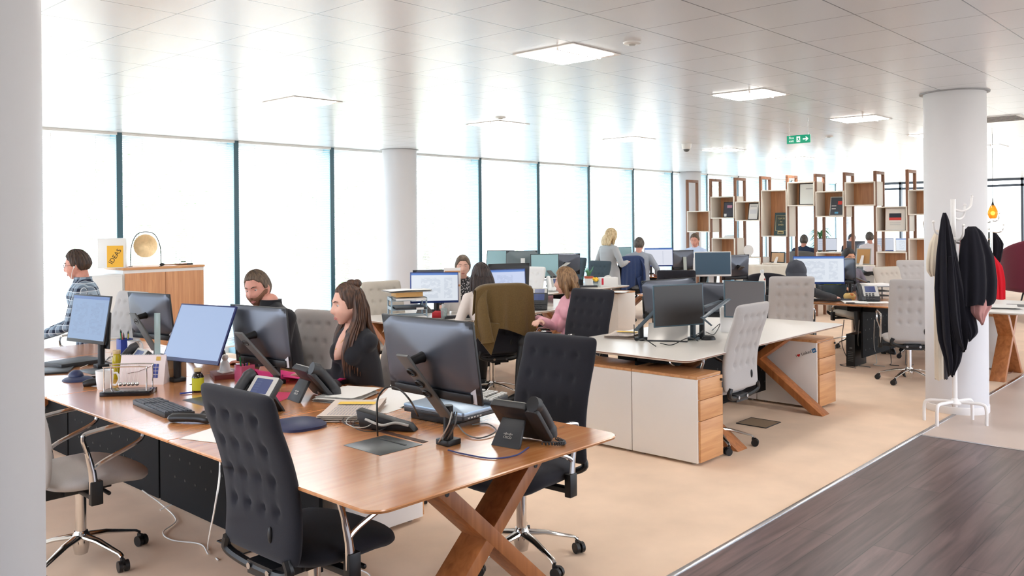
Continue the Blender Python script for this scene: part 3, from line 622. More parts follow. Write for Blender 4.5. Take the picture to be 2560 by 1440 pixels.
def monitor(label, c, face, tilt=5, roll=0, w=.53, h=.33, base=None, z0=DZ, scr='off', style='arm', body=BACKP, rim=BLACKP, group=None, logo=False, clips=False, slab=GREYP, chin=True, polez=None, aw=.034):
    # c: middle of the panel; face: direction the screen looks
    c = Vector(c); bx, by = (base if base else (c.x-.12*math.cos(R(face)), c.y-.12*math.sin(R(face))))
    t = thing('computer_monitor', label, 'monitor', (bx, by, z0), 0, group); o0 = Vector((bx, by, z0))
    P = Matrix.Translation(c-o0) @ rotm(face, tilt, roll)
    def loc(k): return k
    k = MB(); k.bb(-w/2, w/2, -.012, .0, -h/2, h/2); pn = k.build('panel', rim, t, bevel=.002); pn.matrix_local = P
    k = MB(); k.bb(-w/2+.009, w/2-.009, .0004, .0016, -h/2+(.022 if chin else .01), h/2-.009); s_ = k.build('screen', SCR[scr], pn)
    def bk(a, b_):
        u, v = 2*a-1, 2*b_-1; m_ = (abs(u)**6+abs(v)**6)**(1/6); m_ = min(1, m_); d = .004+.036*(1-m_)**.8
        if m_ > .985: d = 0
        return (u*w*.495, -.012-d, v*h*.43+h*.055)
    k = MB(); k.grid(bk, 28, 24); bo = k.build('back_shell', body, pn, smooth=80)
    k = MB(); k.bb(-w*.42, w*.42, -.026, -.012, -h/2+.006, -h*.375); k.build('lower_panel', BLACKP, pn, bevel=.003)
    k = MB(); k.bb(-w*.33, w*.33, -.0215, -.019, h*.405, h*.418); k.build('vent_slot', BLACKP, bo)
    if clips or logo: k = MB(); k.bb(w*.40, w*.455, -.0135, -.0122, -h*.49, -h*.30); k.build('rating_label', LABELW, pn)
    far = style == 'arm'; hub = P @ Vector((0, -.125 if far else -.075, .015)); n_ = (P.to_3x3() @ Vector((0, 1, 0)))
    k = MB(); k.tube([P @ Vector((0, -.03, .015)), P @ Vector((0, -.07, .015)), hub], [.026, .02, .018], 16); k.build('mount_hub', BLACKP, t)
    wd = Vector((P[0][0], P[1][0], 0)).normalized()          # width direction of the panel
    if style == 'none':
        return t
    if style == 'stand':
        foot = Vector((hub.x-.02*math.cos(R(face)), hub.y-.02*math.sin(R(face)), 0)); f2 = Vector((foot.x, foot.y, .012))
        k = MB(); k.add([q+sx*wd*.03+sy*wd.cross(Vector((0, 0, 1)))*.008 for q in (f2, hub+Vector((0, 0, .05))) for sx, sy in ((-1, -1), (1, -1), (1, 1), (-1, 1))], [(0, 1, 2, 3), (7, 6, 5, 4), (0, 4, 5, 1), (1, 5, 6, 2), (2, 6, 7, 3), (3, 7, 4, 0)]); k.build('stand_neck', slab, t)
        k = MB(); M = Matrix.Translation(foot) @ Matrix.Rotation(R(face-90), 4, 'Z'); k.prism(rrect(-.12, .12, -.06, .12, .03), 0, .01, M); k.build('stand_foot', slab, t)
        return t
    pz = polez if polez is not None else max(.14, hub.z*.55)
    k = MB(); k.cyl((0, 0, .0), (0, 0, pz), .021); k.build('pole', BLACKP, t)
    k = MB(); k.box((0, 0, .012), (.075, .075, .024)); k.build('clamp_base', BLACKP, t, bevel=.004)
    a = Vector((0, 0, pz-.01)); d = (hub-a); nrm = Vector((math.cos(R(face)), math.sin(R(face)), 0)); off = -nrm*.045
    a = a+off-d.normalized()*.05; e = hub+d.normalized()*.045
    k = MB(); dn = (e-a).normalized(); tn = wd.cross(dn).normalized(); W2 = wd*aw; T2 = tn*.007
    k.add([q+sx*W2+sy*T2 for q in (a, e) for sx, sy in ((-1, -1), (1, -1), (1, 1), (-1, 1))], [(0, 1, 2, 3), (7, 6, 5, 4), (0, 4, 5, 1), (1, 5, 6, 2), (2, 6, 7, 3), (3, 7, 4, 0)]); ar = k.build('arm', slab, t, bevel=.004)
    if logo or clips:
        dd = d.normalized(); nn = wd.cross(dd).normalized()
        if nn.dot(nrm) > 0: nn = -nn
        flip = 1 if (-wd).cross(dd).dot(nn) > 0 else -1
        sd = dd.cross(nn)
        if logo:
            q = a.lerp(e, .78)+nn*.0085; M = frame_m(q, -wd*flip, dd)
            k = MB(); pts = [M @ Vector((.021*math.cos(2*PI*i/24), .021*math.sin(2*PI*i/24), .001)) for i in range(25)]; k.tube(pts, .0013, 6); k.build('logo_ring', BLACKP, ar)
            text('logo_lettering', 'DELL', .014, BLACKP, ar, M @ Matrix.Translation((0, 0, .001)))
        else:
            for f_ in (.42, .58, .76):
                q = a.lerp(e, f_)+nn*.0085; M = frame_m(q, -wd*flip, dd); k = MB(); pts = [M @ Vector((.019*math.cos(2*PI*i/24), .019*math.sin(2*PI*i/24), .004)) for i in range(25)]; k.tube(pts, .004, 6); k.build('cable_clip', BLACKP, ar)
    return t
# ------------------------------------------------------------------ desk phones
SCRP = screen_mat('phone_screen', 'pictures', .7, (60, 80, 140))
def phone(label, x, y, face, z=DZ, body=DARKP, front=SILVERP, cord=True, group='desk phones', loc=None):
    t = thing('desk_phone', label, 'phone', (x, y, z), R(face-90), group)     # keys look to +Y local and up
    tilt = R(38)
    def T(px, py, pz): return Vector((px, py*math.sin(tilt)*0+py, pz))
    # foot wedge
    k = MB(); k.add([(-.07, -.10, 0), (.07, -.10, 0), (.07, -.085, 0), (-.07, -.085, 0), (-.055, -.035, .105), (.055, -.035, .105), (.055, -.02, .1), (-.055, -.02, .1)], [(0, 1, 2, 3), (4, 7, 6, 5), (0, 4, 5, 1), (1, 5, 6, 2), (2, 6, 7, 3), (3, 7, 4, 0)]); ft = k.build('foot', body, t, bevel=.003)
    # tilted slab from front edge up to the back
    M = Matrix.Translation((0, .085, .012)) @ Matrix.Rotation(R(-50), 4, 'X') @ Matrix.Rotation(PI, 4, 'Z')
    k = MB(); k.prism(rrect(-.068, .11, 0, .2, .012), -.016, .014, M); k.prism(rrect(-.125, -.06, .0, .19, .02), -.02, .0, M); sl = k.build('body', body, t, bevel=.003)
    k = MB(); k.prism(rrect(-.06, .105, .05, .199, .008), .0145, .018, M); fr = k.build('face_plate', front, sl, bevel=.001)
    k = MB(); k.prism(rrect(-.035, .075, .105, .185, .004), .0185, .0195, M); k.build('display', SCRP, fr)
    for i in range(4):
        for j in range(3): k = MB(); k.prism(rrect(-.04+j*.034, -.016+j*.034, .006+i*.022, .021+i*.022, .003, 2), .0145 if i < 2 else .0185, .021, M); k.build('key', body, fr)
    k = MB(); k.tube(arc_pts([M @ Vector((-.097, .0, .012)), M @ Vector((-.097, .035, .03)), M @ Vector((-.097, .1, .034)), M @ Vector((-.097, .165, .03)), M @ Vector((-.097, .205, .01))], 5), [.033]*5+[.027]*11+[.033]*5, 14, .9); k.build('handset', body, t, smooth=60)
    # bars and lettering on the back of the foot
    B = Matrix.Translation((0, -.0015, .0005)) @ frame_m((0, -.079, .036), (1, 0, 0), (0, .065, .105))
    text('logo_lettering', 'CISCO', .014, SILVERP, ft, B)
    k = MB(); 
    for i, hh in enumerate((.004, .007, .011, .007, .004, .007, .011, .007, .004)): k.box((-.02+i*.005, .014, .001), (.0022, hh, .001), B)
    k.build('logo_bars', SILVERP, ft)
    if cord:
        pts = []; q0 = 0
        for i in range(90):
            f = i/89; pts.append((.12+.07*math.sin(f*PI)+.007*math.cos(i*1.25), .10-.10*f, .012+.007*math.sin(i*1.25)))
        k = MB(); k.tube(pts, .0028, 5); k.build('coiled_cord', body, t)
    return t
def keyboard(label, x, y, face, m=DARKP, keym=None, z=DZ, w=.44, d=.145):
    t = thing('keyboard', label, 'keyboard', (x, y, z), R(face-90)); k = MB()
    k.add([(-w/2, -d/2, 0), (w/2, -d/2, 0), (w/2, d/2, 0), (-w/2, d/2, 0), (-w/2, -d/2, .012), (w/2, -d/2, .012), (w/2, d/2, .024), (-w/2, d/2, .024)], [(0, 3, 2, 1), (4, 5, 6, 7), (0, 1, 5, 4), (1, 2, 6, 5), (2, 3, 7, 6), (3, 0, 4, 7)]); k.build('case', m, t, bevel=.003)
    k = MB(); M = Matrix.Translation((0, 0, .0185)) @ Matrix.Rotation(math.atan(.012/d), 4, 'X')
    for r_ in range(6):
        y_ = -d/2+.012+r_*.0225; x_ = -w/2+.008
        while x_ < w/2-.02:
            wd = .0165 if not (r_ == 0 and -w*.3 < x_ < -w*.05) else .1
            if not (.62*w-w/2 < x_ < .655*w-w/2 or .80*w-w/2 < x_ < .83*w-w/2): k.prism([(x_+.0008, y_), (x_+wd, y_), (x_+wd, y_+.0175), (x_+.0008, y_+.0175)], 0, .006, M)
            x_ += wd+.0025
    q = k.build('keys', keym or mat('key_grey', (74, 78, 86), .5), t); q['kind'] = 'stuff'; return t
def mouse(label, x, y, face, m=BLACKP, z=DZ):
    t = thing('computer_mouse', label, 'mouse', (x, y, z), R(face-90))
    def f(a, b_):
        th = 2*PI*a; ph = b_*PI/2; r_ = math.cos(ph); return (.031*math.cos(th)*r_**.6*(1-.12*math.sin(th)), .056*math.sin(th)*r_**.6, .001+.034*math.sin(ph)*(1-.15*math.sin(th)*r_))
    k = MB(); k.grid(f, 28, 12, True); k.build('shell', m, t, smooth=70)
    k = MB(); k.cyl((-.003, .032, .029), (.003, .032, .029), .006, n=12); k.build('scroll_wheel', GREYP, t); return t
def sheet(name, label, x, y, rz, w, d, m=PAPER, z=DZ, n=1, cat='paper', curl=.0, group=None):
    k = MB(); h = .0006
    for i in range(n):
        a = random.uniform(-.12, .12) if n > 1 else 0; dx, dy = (random.uniform(-.012, .012), random.uniform(-.012, .012)) if n > 1 else (0, 0); M = Matrix.Translation((dx, dy, .0008+i*.0032)) @ Matrix.Rotation(a, 4, 'Z')
        def f(u, v, top): return ((u-.5)*w, (v-.5)*d, (h*2 if n > 1 else h)*top+curl*max(0, u-.6)**2*4+(.002*math.sin(u*7+i)*(i > 0)))
        k.grid(lambda u, v: f(u, v, 1), 10, 4, M=M); k.grid(lambda u, v: f(1-u, v, 0), 10, 4, M=M)
    o = k.build(name, m, loc=(x, y, z), rot=(0, 0, R(rz))); tag(o, label, cat, group); return o
def cable(label, pts, r=.003, m=BLACKP, name='cable', group=None, n=8, cat='cable'):
    k = MB(); k.tube(arc_pts(pts, n), r, 6); o = k.build(name, m); tag(o, label, cat, group); return o
def box_thing(name, label, cat, x, y, z, sx, sy, sz, rz, m, bevel=.002, group=None):
    k = MB(); k.box((0, 0, sz/2), (sx, sy, sz)); o = k.build(name, m, bevel=bevel, loc=(x, y, z), rot=(0, 0, R(rz))); tag(o, label, cat, group); return o
def mug(label, x, y, face, m=WHITEPL, z=DZ, r=.042, h=.095, ):
    t = thing('mug', label, 'mug', (x, y, z), R(face)); k = MB(); k.lathe([(r*.82, 0), (r*.86, .003), (r, h*.5), (r*1.05, h), (r*.98, h), (r*.92, h*.5), (r*.75, .008), (0.001, .008)], 32); k.build('cup', m, t)
    k = MB(); k.tube(arc_pts([(r*.93, 0, h*.8), (r*1.45, 0, h*.82), (r*1.7, 0, h*.5), (r*1.35, 0, h*.2), (r*.88, 0, h*.22)], 6), .006, 8); k.build('handle', m, t); return t
# ------------------------------------------------------------------ people
SKIN = mat('skin_light', (222, 174, 154), .5, spec=.35, var=.05, vscale=30); SKIN2 = mat('skin_rosy', (210, 150, 132), .5, spec=.35, var=.08, vscale=30); SKIN3 = mat('skin_tan', (206, 152, 122), .5, spec=.35)
LIP = mat('lip', (190, 116, 110), .45); EYEW = mat('eye_white', (205, 198, 194), .3); IRIS = mat('iris_dark', (48, 34, 28), .25)
def head_pt(n_, feat=True):
    x, y, z = n_.x*.074, n_.y*.096, n_.z*.118
    if z < 0:
        q = min(1, -z/.118); x *= 1-.36*q**1.5
        if y < 0: y *= 1-.55*q
        else: y = y*(1-.10*q)+.020*q
        z += .032*q*q*ss(.075, .0, y)
    if y > 0: y *= .93
    if feat and n_.y > -.1:
        g = lambda v, s_: math.exp(-(v/s_)**2); f = ss(-.1, .3, n_.y)
        pr = ss(.03, -.022, z)*ss(-.042, -.030, z); y += f*.021*g(x, .0085+.004*pr)*pr
        y -= f*.010*g(abs(x)-.030, .014)*g(z-.012, .012); y += f*.005*g(z-.034, .010)*g(x, .045)
        y += f*.005*g(abs(x)-.040, .02)*g(z+.025, .02); y += f*.004*g(x, .022)*(g(z+.056, .006)+g(z+.069, .006)); y -= f*.003*g(z+.0625, .003)*g(x, .02); y -= f*.004*g(z+.082, .008)*g(x, .03)
        y += f*.007*g(x, .018)*g(z+.096, .012)
    return Vector((x, y, z))
def sph(a, c): t = 2*PI*a; p = PI*(c-.5); return Vector((math.cos(t)*math.cos(p), math.sin(t)*math.cos(p), math.sin(p)))
def head_mesh(k, M):
    k.grid(lambda a, c: head_pt(sph(a, c)), 60, 48, True, M)
    for s_ in (-1, 1): k.ball((s_*.074, -.006, -.004), (.009, .018, .031), 14, 10, M)
def limb(k, pts, rs, n=14): 
    pts = [Vector(p) for p in pts]; k.tube(pts, rs, n)
    k.ball(pts[0], rs[0]*.99, 14, 8); k.ball(pts[-1], rs[-1]*.99, 14, 8)
    for p, r_ in zip(pts[1:-1], rs[1:-1]): k.ball(p, r_*.99, 12, 8)
def ik(a, b_, l1, l2, pole):
    a, b_ = Vector(a), Vector(b_); d = b_-a; L = min(d.length, (l1+l2)*.999); d.normalize(); b2 = a+d*L
    q = (l1*l1-l2*l2+L*L)/(2*L); h = math.sqrt(max(0, l1*l1-q*q)); pl = Vector(pole); pl = (pl-d*pl.dot(d)).normalized()
    return a+d*q+pl*h, b2
def hand(k, wrist, fwd, up, side, curl=.35, sc=1.0):
    # palm and five separate fingers; side +1: thumb toward +x of the hand frame
    f = Vector(fwd).normalized(); u = Vector(up); u = (u-f*u.dot(f)).normalized(); x = f.cross(u); M = Matrix.Translation(Vector(wrist)) @ Matrix((x, f, u)).transposed().to_4x4() @ Matrix.Scale(sc, 4)
    k.loft([[(cx+wx*math.cos(2*PI*i/16), yy, hz*math.sin(2*PI*i/16)) for i in range(16)] for yy, wx, hz, cx in ((-.01, .026, .018, 0), (.015, .031, .017, 0), (.05, .040, .015, 0), (.085, .040, .012, 0), (.094, .036, .009, 0))], M)
    for i, (xx, ln) in enumerate(((.030, .070), (.010, .078), (-.010, .072), (-.029, .056))):
        a = curl*(1+.12*i); p = Vector((xx*side, .086, .002)); pts = [p]; ang = a*.5; sp = (xx*side)*2.2
        for j, s_ in enumerate((.44, .31, .25)):
            p = p+Vector((math.sin(sp)*.4*ln*s_, math.cos(ang)*ln*s_, -math.sin(ang)*ln*s_)); pts.append(p); ang += a
        k.tube(pts, [.0092, .0088, .0080, .0066], 10, M=M); k.ball(pts[-1], .0066, 10, 6, M)
    pts = [Vector((.026*side, .018, -.004)), Vector((.047*side, .043, -.012)), Vector((.055*side, .068, -.018)), Vector((.056*side, .088, -.022))]
    k.tube(pts, [.013, .0115, .0098, .0078], 10, M=M); k.ball(pts[-1], .0078, 10, 6, M)
def hair_cap(k, M, thick=.014, hair_line=None, noise=.002, side=-.03, back=-.075, front=.066, vol=(1, 1, 1), part=0):
    def f(a, c):
        n_ = sph(a, c); p = head_pt(n_, False); th = abs(math.atan2(n_.x, n_.y))     # 0 front, pi back
        hl = front+(side+.05-front)*ss(.45, 1.05, th)-.05*ss(1.05, 1.3, th)+(back-side)*ss(1.45, 2.1, th)
        if hair_line: hl = hair_line(th, n_.x)
        m_ = ss(hl-.004, hl+.012, p.z); q = thick*(1+.5*max(0, n_.z))*(.6+.4*ss(hl, hl+.05, p.z))+noise*math.sin(a*2*PI*23+4*n_.z)+noise*.7*math.sin(a*2*PI*41+c*9)
        o = p+Vector((n_.x*vol[0], n_.y*vol[1], n_.z*vol[2]))*(q*m_-.012*(1-m_))
        return o
    k.grid(f, 120, 84, True, M)
def locks(k, paths, r0, n=10, flat=.55, ripple=.18, up=None):
    for j, (pts, ws) in enumerate(paths):
        pp = arc_pts(pts, 6); m_ = len(pp)
        P = [Vector(p) for p in pp]; vs = []; a = Vector(up) if up else Vector((0, 1, 0)); NN = 18
        for i, p in enumerate(P):
            T = (P[min(i+1, m_-1)]-P[max(i-1, 0)]).normalized(); aa = (a-T*a.dot(T)).normalized(); b_ = T.cross(aa); f = i/(m_-1)*(len(ws)-1); q = int(min(f, len(ws)-2)); w_ = ws[q]+(ws[q+1]-ws[q])*(f-q)
            vs.append([p+b_*math.cos(2*PI*t/NN)*w_*(1+ripple*math.sin(5*2*PI*t/NN+j+i*.15))+aa*math.sin(2*PI*t/NN)*w_*flat*(1+ripple*math.sin(7*2*PI*t/NN+j)) for t in range(NN)])
        k.loft(vs)
def person(label, loc, face, skin, shirt, hairm, head=(0, .06, 1.17), head_rot=(0, 0, 0), hands=None, legs='sit', trousers=BLACKP, build=1.0, lean=0.0, hair=None, vox=.008, top_z=None, elbows=None, neckline=0, sleeve=1.0, brow=None, beard=None, shoes=True, group=None, seat=.50, feet=None, curl=.35, pelvis_y=0.0, female=False, scale=1.0, skirt=None, ns=(0, 0, 0), name='person', eyes=True, twist=0, footdx=0, hem=None):
    """local frame: looks to +Y, origin on the floor under the pelvis"""
    t = thing(name, label, 'person', loc, R(face-90), group); t.scale = (scale,)*3; t.scale = (1, 1, 1)
    S = scale
    hd = Vector(head); pel = Vector((0, pelvis_y, seat+.07)) if legs == 'sit' else Vector((0, 0, .93*S))
    nk = hd+Matrix.Rotation(R(head_rot[0]), 3, 'Z') @ Vector((0, -.035, -.10)); nk0 = nk.copy(); nk = nk+Vector(ns); ch = Vector((nk.x*.9, nk.y-.01, nk.z-.17)); 
    tw = Matrix.Rotation(R(twist), 3, 'Z'); wsh = (.155 if female else .175)*build
    sh = [Vector((nk.x, nk.y-.01, nk.z-.098))+tw @ Vector((s_*wsh, 0, 0)) for s_ in (-1, 1)]
    def ring(c, wx, wy, n=28, pw=2.4):
        out = []
        for i in range(n):
            a = 2*PI*i/n; cx, cy = math.cos(a), math.sin(a); out.append(Vector(c)+tw @ Vector((wx*math.copysign(abs(cx)**(2/pw), cx), wy*math.copysign(abs(cy)**(2/pw), cy), 0)))
        return out
    def torso(k, g=0, top=True, low=None):
        B_ = build; hipw, waw = (.165, .125) if female else (.16, .145)
        mid = pel.lerp(ch, .45)+Vector((0, -.02, 0)); r_ = [ring(pel+Vector((0, 0, -.085)), (hipw-.03)*B_+g, .09*B_+g), ring(pel, hipw*B_+g, .115*B_+g), ring(pel.lerp(mid, .6), waw*B_+g+.008, .10*B_+g), ring(mid, waw*B_+g, .098*B_+g), ring(mid.lerp(ch, .55), (waw+.02)*B_+g, .11*B_+g), ring(ch+Vector((0, .006, .03)), (.165 if female else .175)*B_*.93+g, .115*B_+g), ring(ch+Vector((0, 0, .085)), .155*B_+g, .095*B_+g), ring(ch+Vector((0, 0, .125)), .105*B_+g, .072+g), ring(nk+Vector((0, -.006, -.02)), (.050 if female else .058)+g*.8, (.048 if female else .056)+g*.8)]
        if low: r_ = [ring(Vector((pel.x, pel.y, low)), (hipw+.03)*B_+g, .13*B_+g)]+r_[1:]
        k.loft(r_)
        if female: 
            for s_ in (-1, 1): k.ball(ch+tw @ Vector((s_*.065, .075*B_, .0)), (.062+g*.5, .055+g*.5, .062+g*.5))
        for i, s_ in enumerate((-1, 1)): k.tube([nk+Vector((s_*.02, -.012, -.03)), nk.lerp(sh[i], .55)+Vector((0, -.006, -.018)), sh[i]+Vector((0, 0, .004))], [.042+g*.4, .046+g*.5, .044*B_+g*.7], 14); k.ball(sh[i], .050*B_+g*.8)
    hands = hands or [(-.2, .36, .78), (.2, .36, .78)]; el = []; wr = []
    for i, s_ in enumerate((-1, 1)):
        e, w2 = ik(sh[i], Vector(hands[i]), .285*S, .255*S, (elbows[i] if elbows else (s_*.5, -.35, -1))); el.append(e); wr.append(w2)
    def arms(k, g=0, full=1.0):
        for i in (0, 1):
            wpt = el[i].lerp(wr[i], full) if full < 1 else wr[i]
            limb(k, [sh[i], sh[i].lerp(el[i], .5), el[i], el[i].lerp(wpt, .35), wpt], [.048*build+g*.8, .044*build+g*.8, .037*build+g*.9, .037*build+g*.8, .026+.011*(1-full)+g*.7])
    hips = [pel+Vector((s_*.085, .0, -.04)) for s_ in (-1, 1)]
    if legs == 'sit': 
        ft = feet or [(-.13, pelvis_y+.47, .0), (.13, pelvis_y+.47, .0)]
        kn = [Vector((f_[0], max(pelvis_y+.40, f_[1]-.05), seat+.055)) for f_ in ft]
    else:
        ft = feet or [(-.09, 0, 0), (.1, .04, 0)]; kn = [Vector((f_[0]*1.0, f_[1]+.015, .50*S)) for f_ in ft]
    ank = [Vector((f_[0], f_[1], .085)) for f_ in ft]
    def leg(k, g=0):
        for i in (0, 1): limb(k, [hips[i], hips[i].lerp(kn[i], .5), kn[i], kn[i].lerp(ank[i], .4), ank[i]], [.085+g, .072+g, .055+g, .053+g, .036+g])
    HM = Matrix.Translation(hd) @ Matrix.Rotation(R(head_rot[0]), 4, 'Z') @ Matrix.Rotation(R(head_rot[1]), 4, 'X') @ Matrix.Rotation(R(head_rot[2]), 4, 'Y')
    k = MB(); torso(k); arms(k); leg(k); limb(k, [nk+Vector((0, -.004, -.045)), nk, nk0.lerp(nk, .4), HM @ Vector((0, -.018, -.055))], [.058, .043 if female else .054, .043 if female else .053, .044 if female else .052])
    head_mesh(k, HM)
    for i, s_ in enumerate((-1, 1)): fw = (wr[i]-el[i]).normalized(); hand(k, wr[i], Vector((fw.x-s_*.1, fw.y, min(fw.z, .1)*.6-.05)), (0, 0, 1), -s_, curl)
    k.build('body', skin, t, remesh=vox)
    g = .010
    k = MB(); torso(k, g, low=hem); arms(k, g, sleeve); sx = k.build('shirt', shirt, t, remesh=max(vox, .008))
    if neckline:      # cut the neckline by a boolean-free way: lower the front ring
        pass
    if legs: k = MB(); leg(k, .008); k.loft([ring(pel+Vector((0, 0, -.1)), .15*build, .12*build), ring(pel+Vector((0, 0, .03)), .163*build, .118*build)]); k.build('trousers', trousers, t, remesh=.012)
    if shoes:
        for i in (0, 1):
            k = MB(); a = ank[i]; k.loft([[Vector((a.x+wx*math.cos(2*PI*q/14), a.y+yy+ly*math.sin(2*PI*q/14), zz)) for q in range(14)] for yy, wx, ly, zz in ((.05, .038, .125, 0.002), (.05, .043, .13, .02), (.035, .042, .11, .05), (.0, .040, .06, .085))]); k.build('shoe', BLACKP, t, smooth=60)
    if eyes:
        for s_ in (-1, 1):
            k = MB(); k.ball((s_*.030, .0635, .012), .0125, 16, 12, HM); e_ = k.build('eye', EYEW, t)
            k = MB(); k.ball((s_*.030, .0700, .0110), .0070, 12, 8, HM); k.build('iris', IRIS, e_)
            k = MB(); k.tube([HM @ Vector((s_*.013, .0875, .030)), HM @ Vector((s_*.030, .0845, .036)), HM @ Vector((s_*.046, .072, .032))], [.003, .004, .0022], 8, .7); k.build('eyebrow', brow or hairm, t)
            k = MB(); k.tube([HM @ Vector((s_*.018, .074, .017)), HM @ Vector((s_*.030, .0765, .0205)), HM @ Vector((s_*.044, .066, .0165))], [.002, .0028, .002], 8); k.build('eyelid', skin, t)
        k = MB(); k.tube([HM @ Vector((-.020, .080, -.062)), HM @ Vector((-.008, .0875, -.0575)), HM @ Vector((0, .0885, -.0595)), HM @ Vector((.008, .0875, -.0575)), HM @ Vector((.020, .080, -.062))], [.001, .0032, .003, .0032, .001], 8)
        k.tube([HM @ Vector((-.018, .082, -.0635)), HM @ Vector((0, .0880, -.0675)), HM @ Vector((.018, .082, -.0635))], [.001, .004, .001], 8); k.build('lips', LIP, t)
    if beard:
        def bf(a, c):
            n_ = sph(a, c); p = head_pt(n_); th = abs(math.atan2(n_.x, n_.y)); zt = -.034+.034*ss(.5, 1.3, th); m_ = ss(zt+.006, zt-.008, p.z)*(1-ss(1.45, 1.7, th))*(1-.9*math.exp(-((p.x/.02)**2+((p.z+.062)/.007)**2)))
            return p+n_*(.0055*m_-.006*(1-m_))
        k = MB(); k.grid(bf, 72, 56, True, HM); k.build('beard', beard, t)
    if hair:
        k = MB(); hair(k, HM); k.build('hair', hairm, t, smooth=70)
    return t, HM, {'sh': sh, 'el': el, 'wr': wr, 'ch': ch, 'nk': nk, 'pel': pel}
#@@MONITORS
def mon(label, x, y, Z, face, **kw): return monitor(label, deep(x, y, Z), face, **kw)
GM = 'computer monitors on arms along the wooden row'
mon('large monitor seen from behind on a slanted grey arm with cable clips', 1079, 893, 3.5, 1, tilt=9, base=(2.42, 2.60), clips=True, w=.54, h=.335, polez=.16, group=GM)
mon('monitor seen from behind in front of the bearded man, round logo on its arm', 655, 838, 4.95, 7, tilt=7, base=(2.70, 4.34), logo=True, w=.50, h=.345, group=GM, polez=.1)
mon('monitor seen from behind with logo arm, in front of the oak cabinet', 380, 790, 6.1, 11, tilt=7, base=(2.70, 5.86), logo=True, w=.47, h=.335, group=GM, polez=.1)
mon('monitor with bright blank pale blue screen tilted back', 497, 833, 5.0, 193, tilt=24, scr='blank', base=(2.36, 4.86), w=.47, h=.35, group=GM, rim=mat('dark_blue_rim', (30, 40, 90), .4))
mon('monitor showing a two column document, beside the near column', 221, 797, 5.55, 190, tilt=10, scr='doc', base=(2.27, 5.72), w=.42, h=.31, group=GM, slab=BLACKP)
BLUERIM = mat('blue_rim', (30, 60, 130), .35)
mon('bright monitor with a page list in front of the woman in the cream blouse', 1087, 719, 8.35, 249, tilt=4, roll=-1.5, scr='list', w=.50, h=.30, base=(5.80, 6.38), rim=BLUERIM)
mon('bright monitor showing a text page, half hidden by the olive jacket chair', 1262, 712, 8.5, 247, tilt=4, scr='page', w=.46, h=.31, base=(6.55, 6.38), rim=BLUERIM)
mon('dark grey monitor back above the second bright screen', 1271, 697, 9.05, 62, tilt=6, w=.46, h=.33, base=(6.85, 6.6), body=DARKP)
mon('dark monitor top edge showing behind the left bright screen', 1083, 712, 8.95, 62, tilt=4, w=.44, h=.32, base=(6.0, 6.62))
mon('monitor turned sideways by the window, pale window glare painted on its screen', 1250, 652, 12.4, 205, tilt=14, scr='offglare', w=.42, h=.31, base=(8.65, 7.62))
mon('silver grey all in one computer back by the window with white neck', 1304, 655, 12.3, 55, tilt=6, w=.46, h=.33, base=(8.9, 7.85), style='stand', slab=WHITEPL, body=mat('grey_back', (110, 122, 126), .3))
mon('switched off monitor screen with painted window glare beside the silver back', 1362, 665, 12.0, 228, tilt=3, scr='offglare', w=.40, h=.34, base=(9.1, 7.6))
mon('black monitor back with curved silver arm, right of the teal screen', 1411, 660, 12.5, 50, tilt=6, w=.46, h=.31, base=(9.35, 7.9), slab=SILVERP)
mon('small switched off monitor with painted window glare behind the blonde woman', 1556, 636, 15.5, 230, tilt=3, scr='offglare', w=.34, h=.27, base=(11.75, 8.55))
mon('bright spreadsheet monitor in front of the man in grey', 1647, 643, 14.8, 228, tilt=3, scr='sheet', w=.50, h=.32, base=(12.62, 8.35), rim=BLUERIM)
mon('black monitor back with pale grey logo arm by the man in light blue', 1706, 650, 15.0, 62, tilt=5, w=.42, h=.35, base=(13.0, 8.2), style='stand', slab=mat('pale_grey_arm', (170, 178, 172), .5))
mon('white framed monitor with dull blue screen', 1782, 660, 10.4, 224, tilt=2, scr='offblue', w=.45, h=.30, base=(9.75, 5.45), rim=WHITEPL, slab=WHITEPL, style='stand', chin=True)
mon('black monitor back right of the white framed screen', 1838, 668, 11.2, 70, tilt=5, w=.44, h=.33, base=(10.5, 5.7))
mon('square black monitor facing the camera on the white table', 1697, 763, 6.45, 240, tilt=1, roll=1, scr='off', w=.42, h=.315, base=(5.80, 3.46), chin=False, polez=.3, rim=mat('steel_blue_rim', (60, 84, 96), .35), style='none')
mon('dark monitor turned away behind the square black one', 1676, 745, 6.9, 20, tilt=5, roll=-5, w=.44, h=.31, base=(5.52, 3.75), polez=.12, aw=.016, slab=mat('slate_arm', (70, 84, 94), .35))
mon('black monitor back on the right arm pair of the white table', 1808, 750, 7.3, 20, tilt=5, w=.42, h=.30, base=(5.90, 3.44), polez=.25, aw=.016, slab=mat('slate_arm', (70, 84, 94), .35))
mon('dull brown grey monitor leaning on the right arm pair of the white table', 1862, 748, 6.9, 232, tilt=9, roll=-3, scr='offbrown', w=.35, h=.30, base=(6.10, 3.62), chin=False, style='none', rim=mat('steel_blue_rim', (60, 84, 96), .35))
k = MB(); k.cyl((5.80, 3.46, DZ), (5.80, 3.46, DZ+.36), .022); k.box((5.80, 3.46, DZ+.01), (.08, .08, .02)); a_ = deep(1757, 795, 6.35); e_ = deep(1822, 748, 6.75); k.tube([a_, e_], [.024, .022], 4, .5); k.tube([a_, deep(1779, 814, 6.3)], [.018, .014], 4, .5); o = k.build('monitor_arm', mat('slate_arm', (70, 84, 94), .35), bevel=.002); tag(o, 'dark pole with forked arm holding the monitors of the white table', 'monitor arm')
mon('large bright spreadsheet monitor with green title bar before the hooded woman', 2047, 675, 10.0, 216, tilt=2, scr='list', w=.58, h=.325, base=(10.2, 3.95), rim=BLUERIM, slab=DARKP)
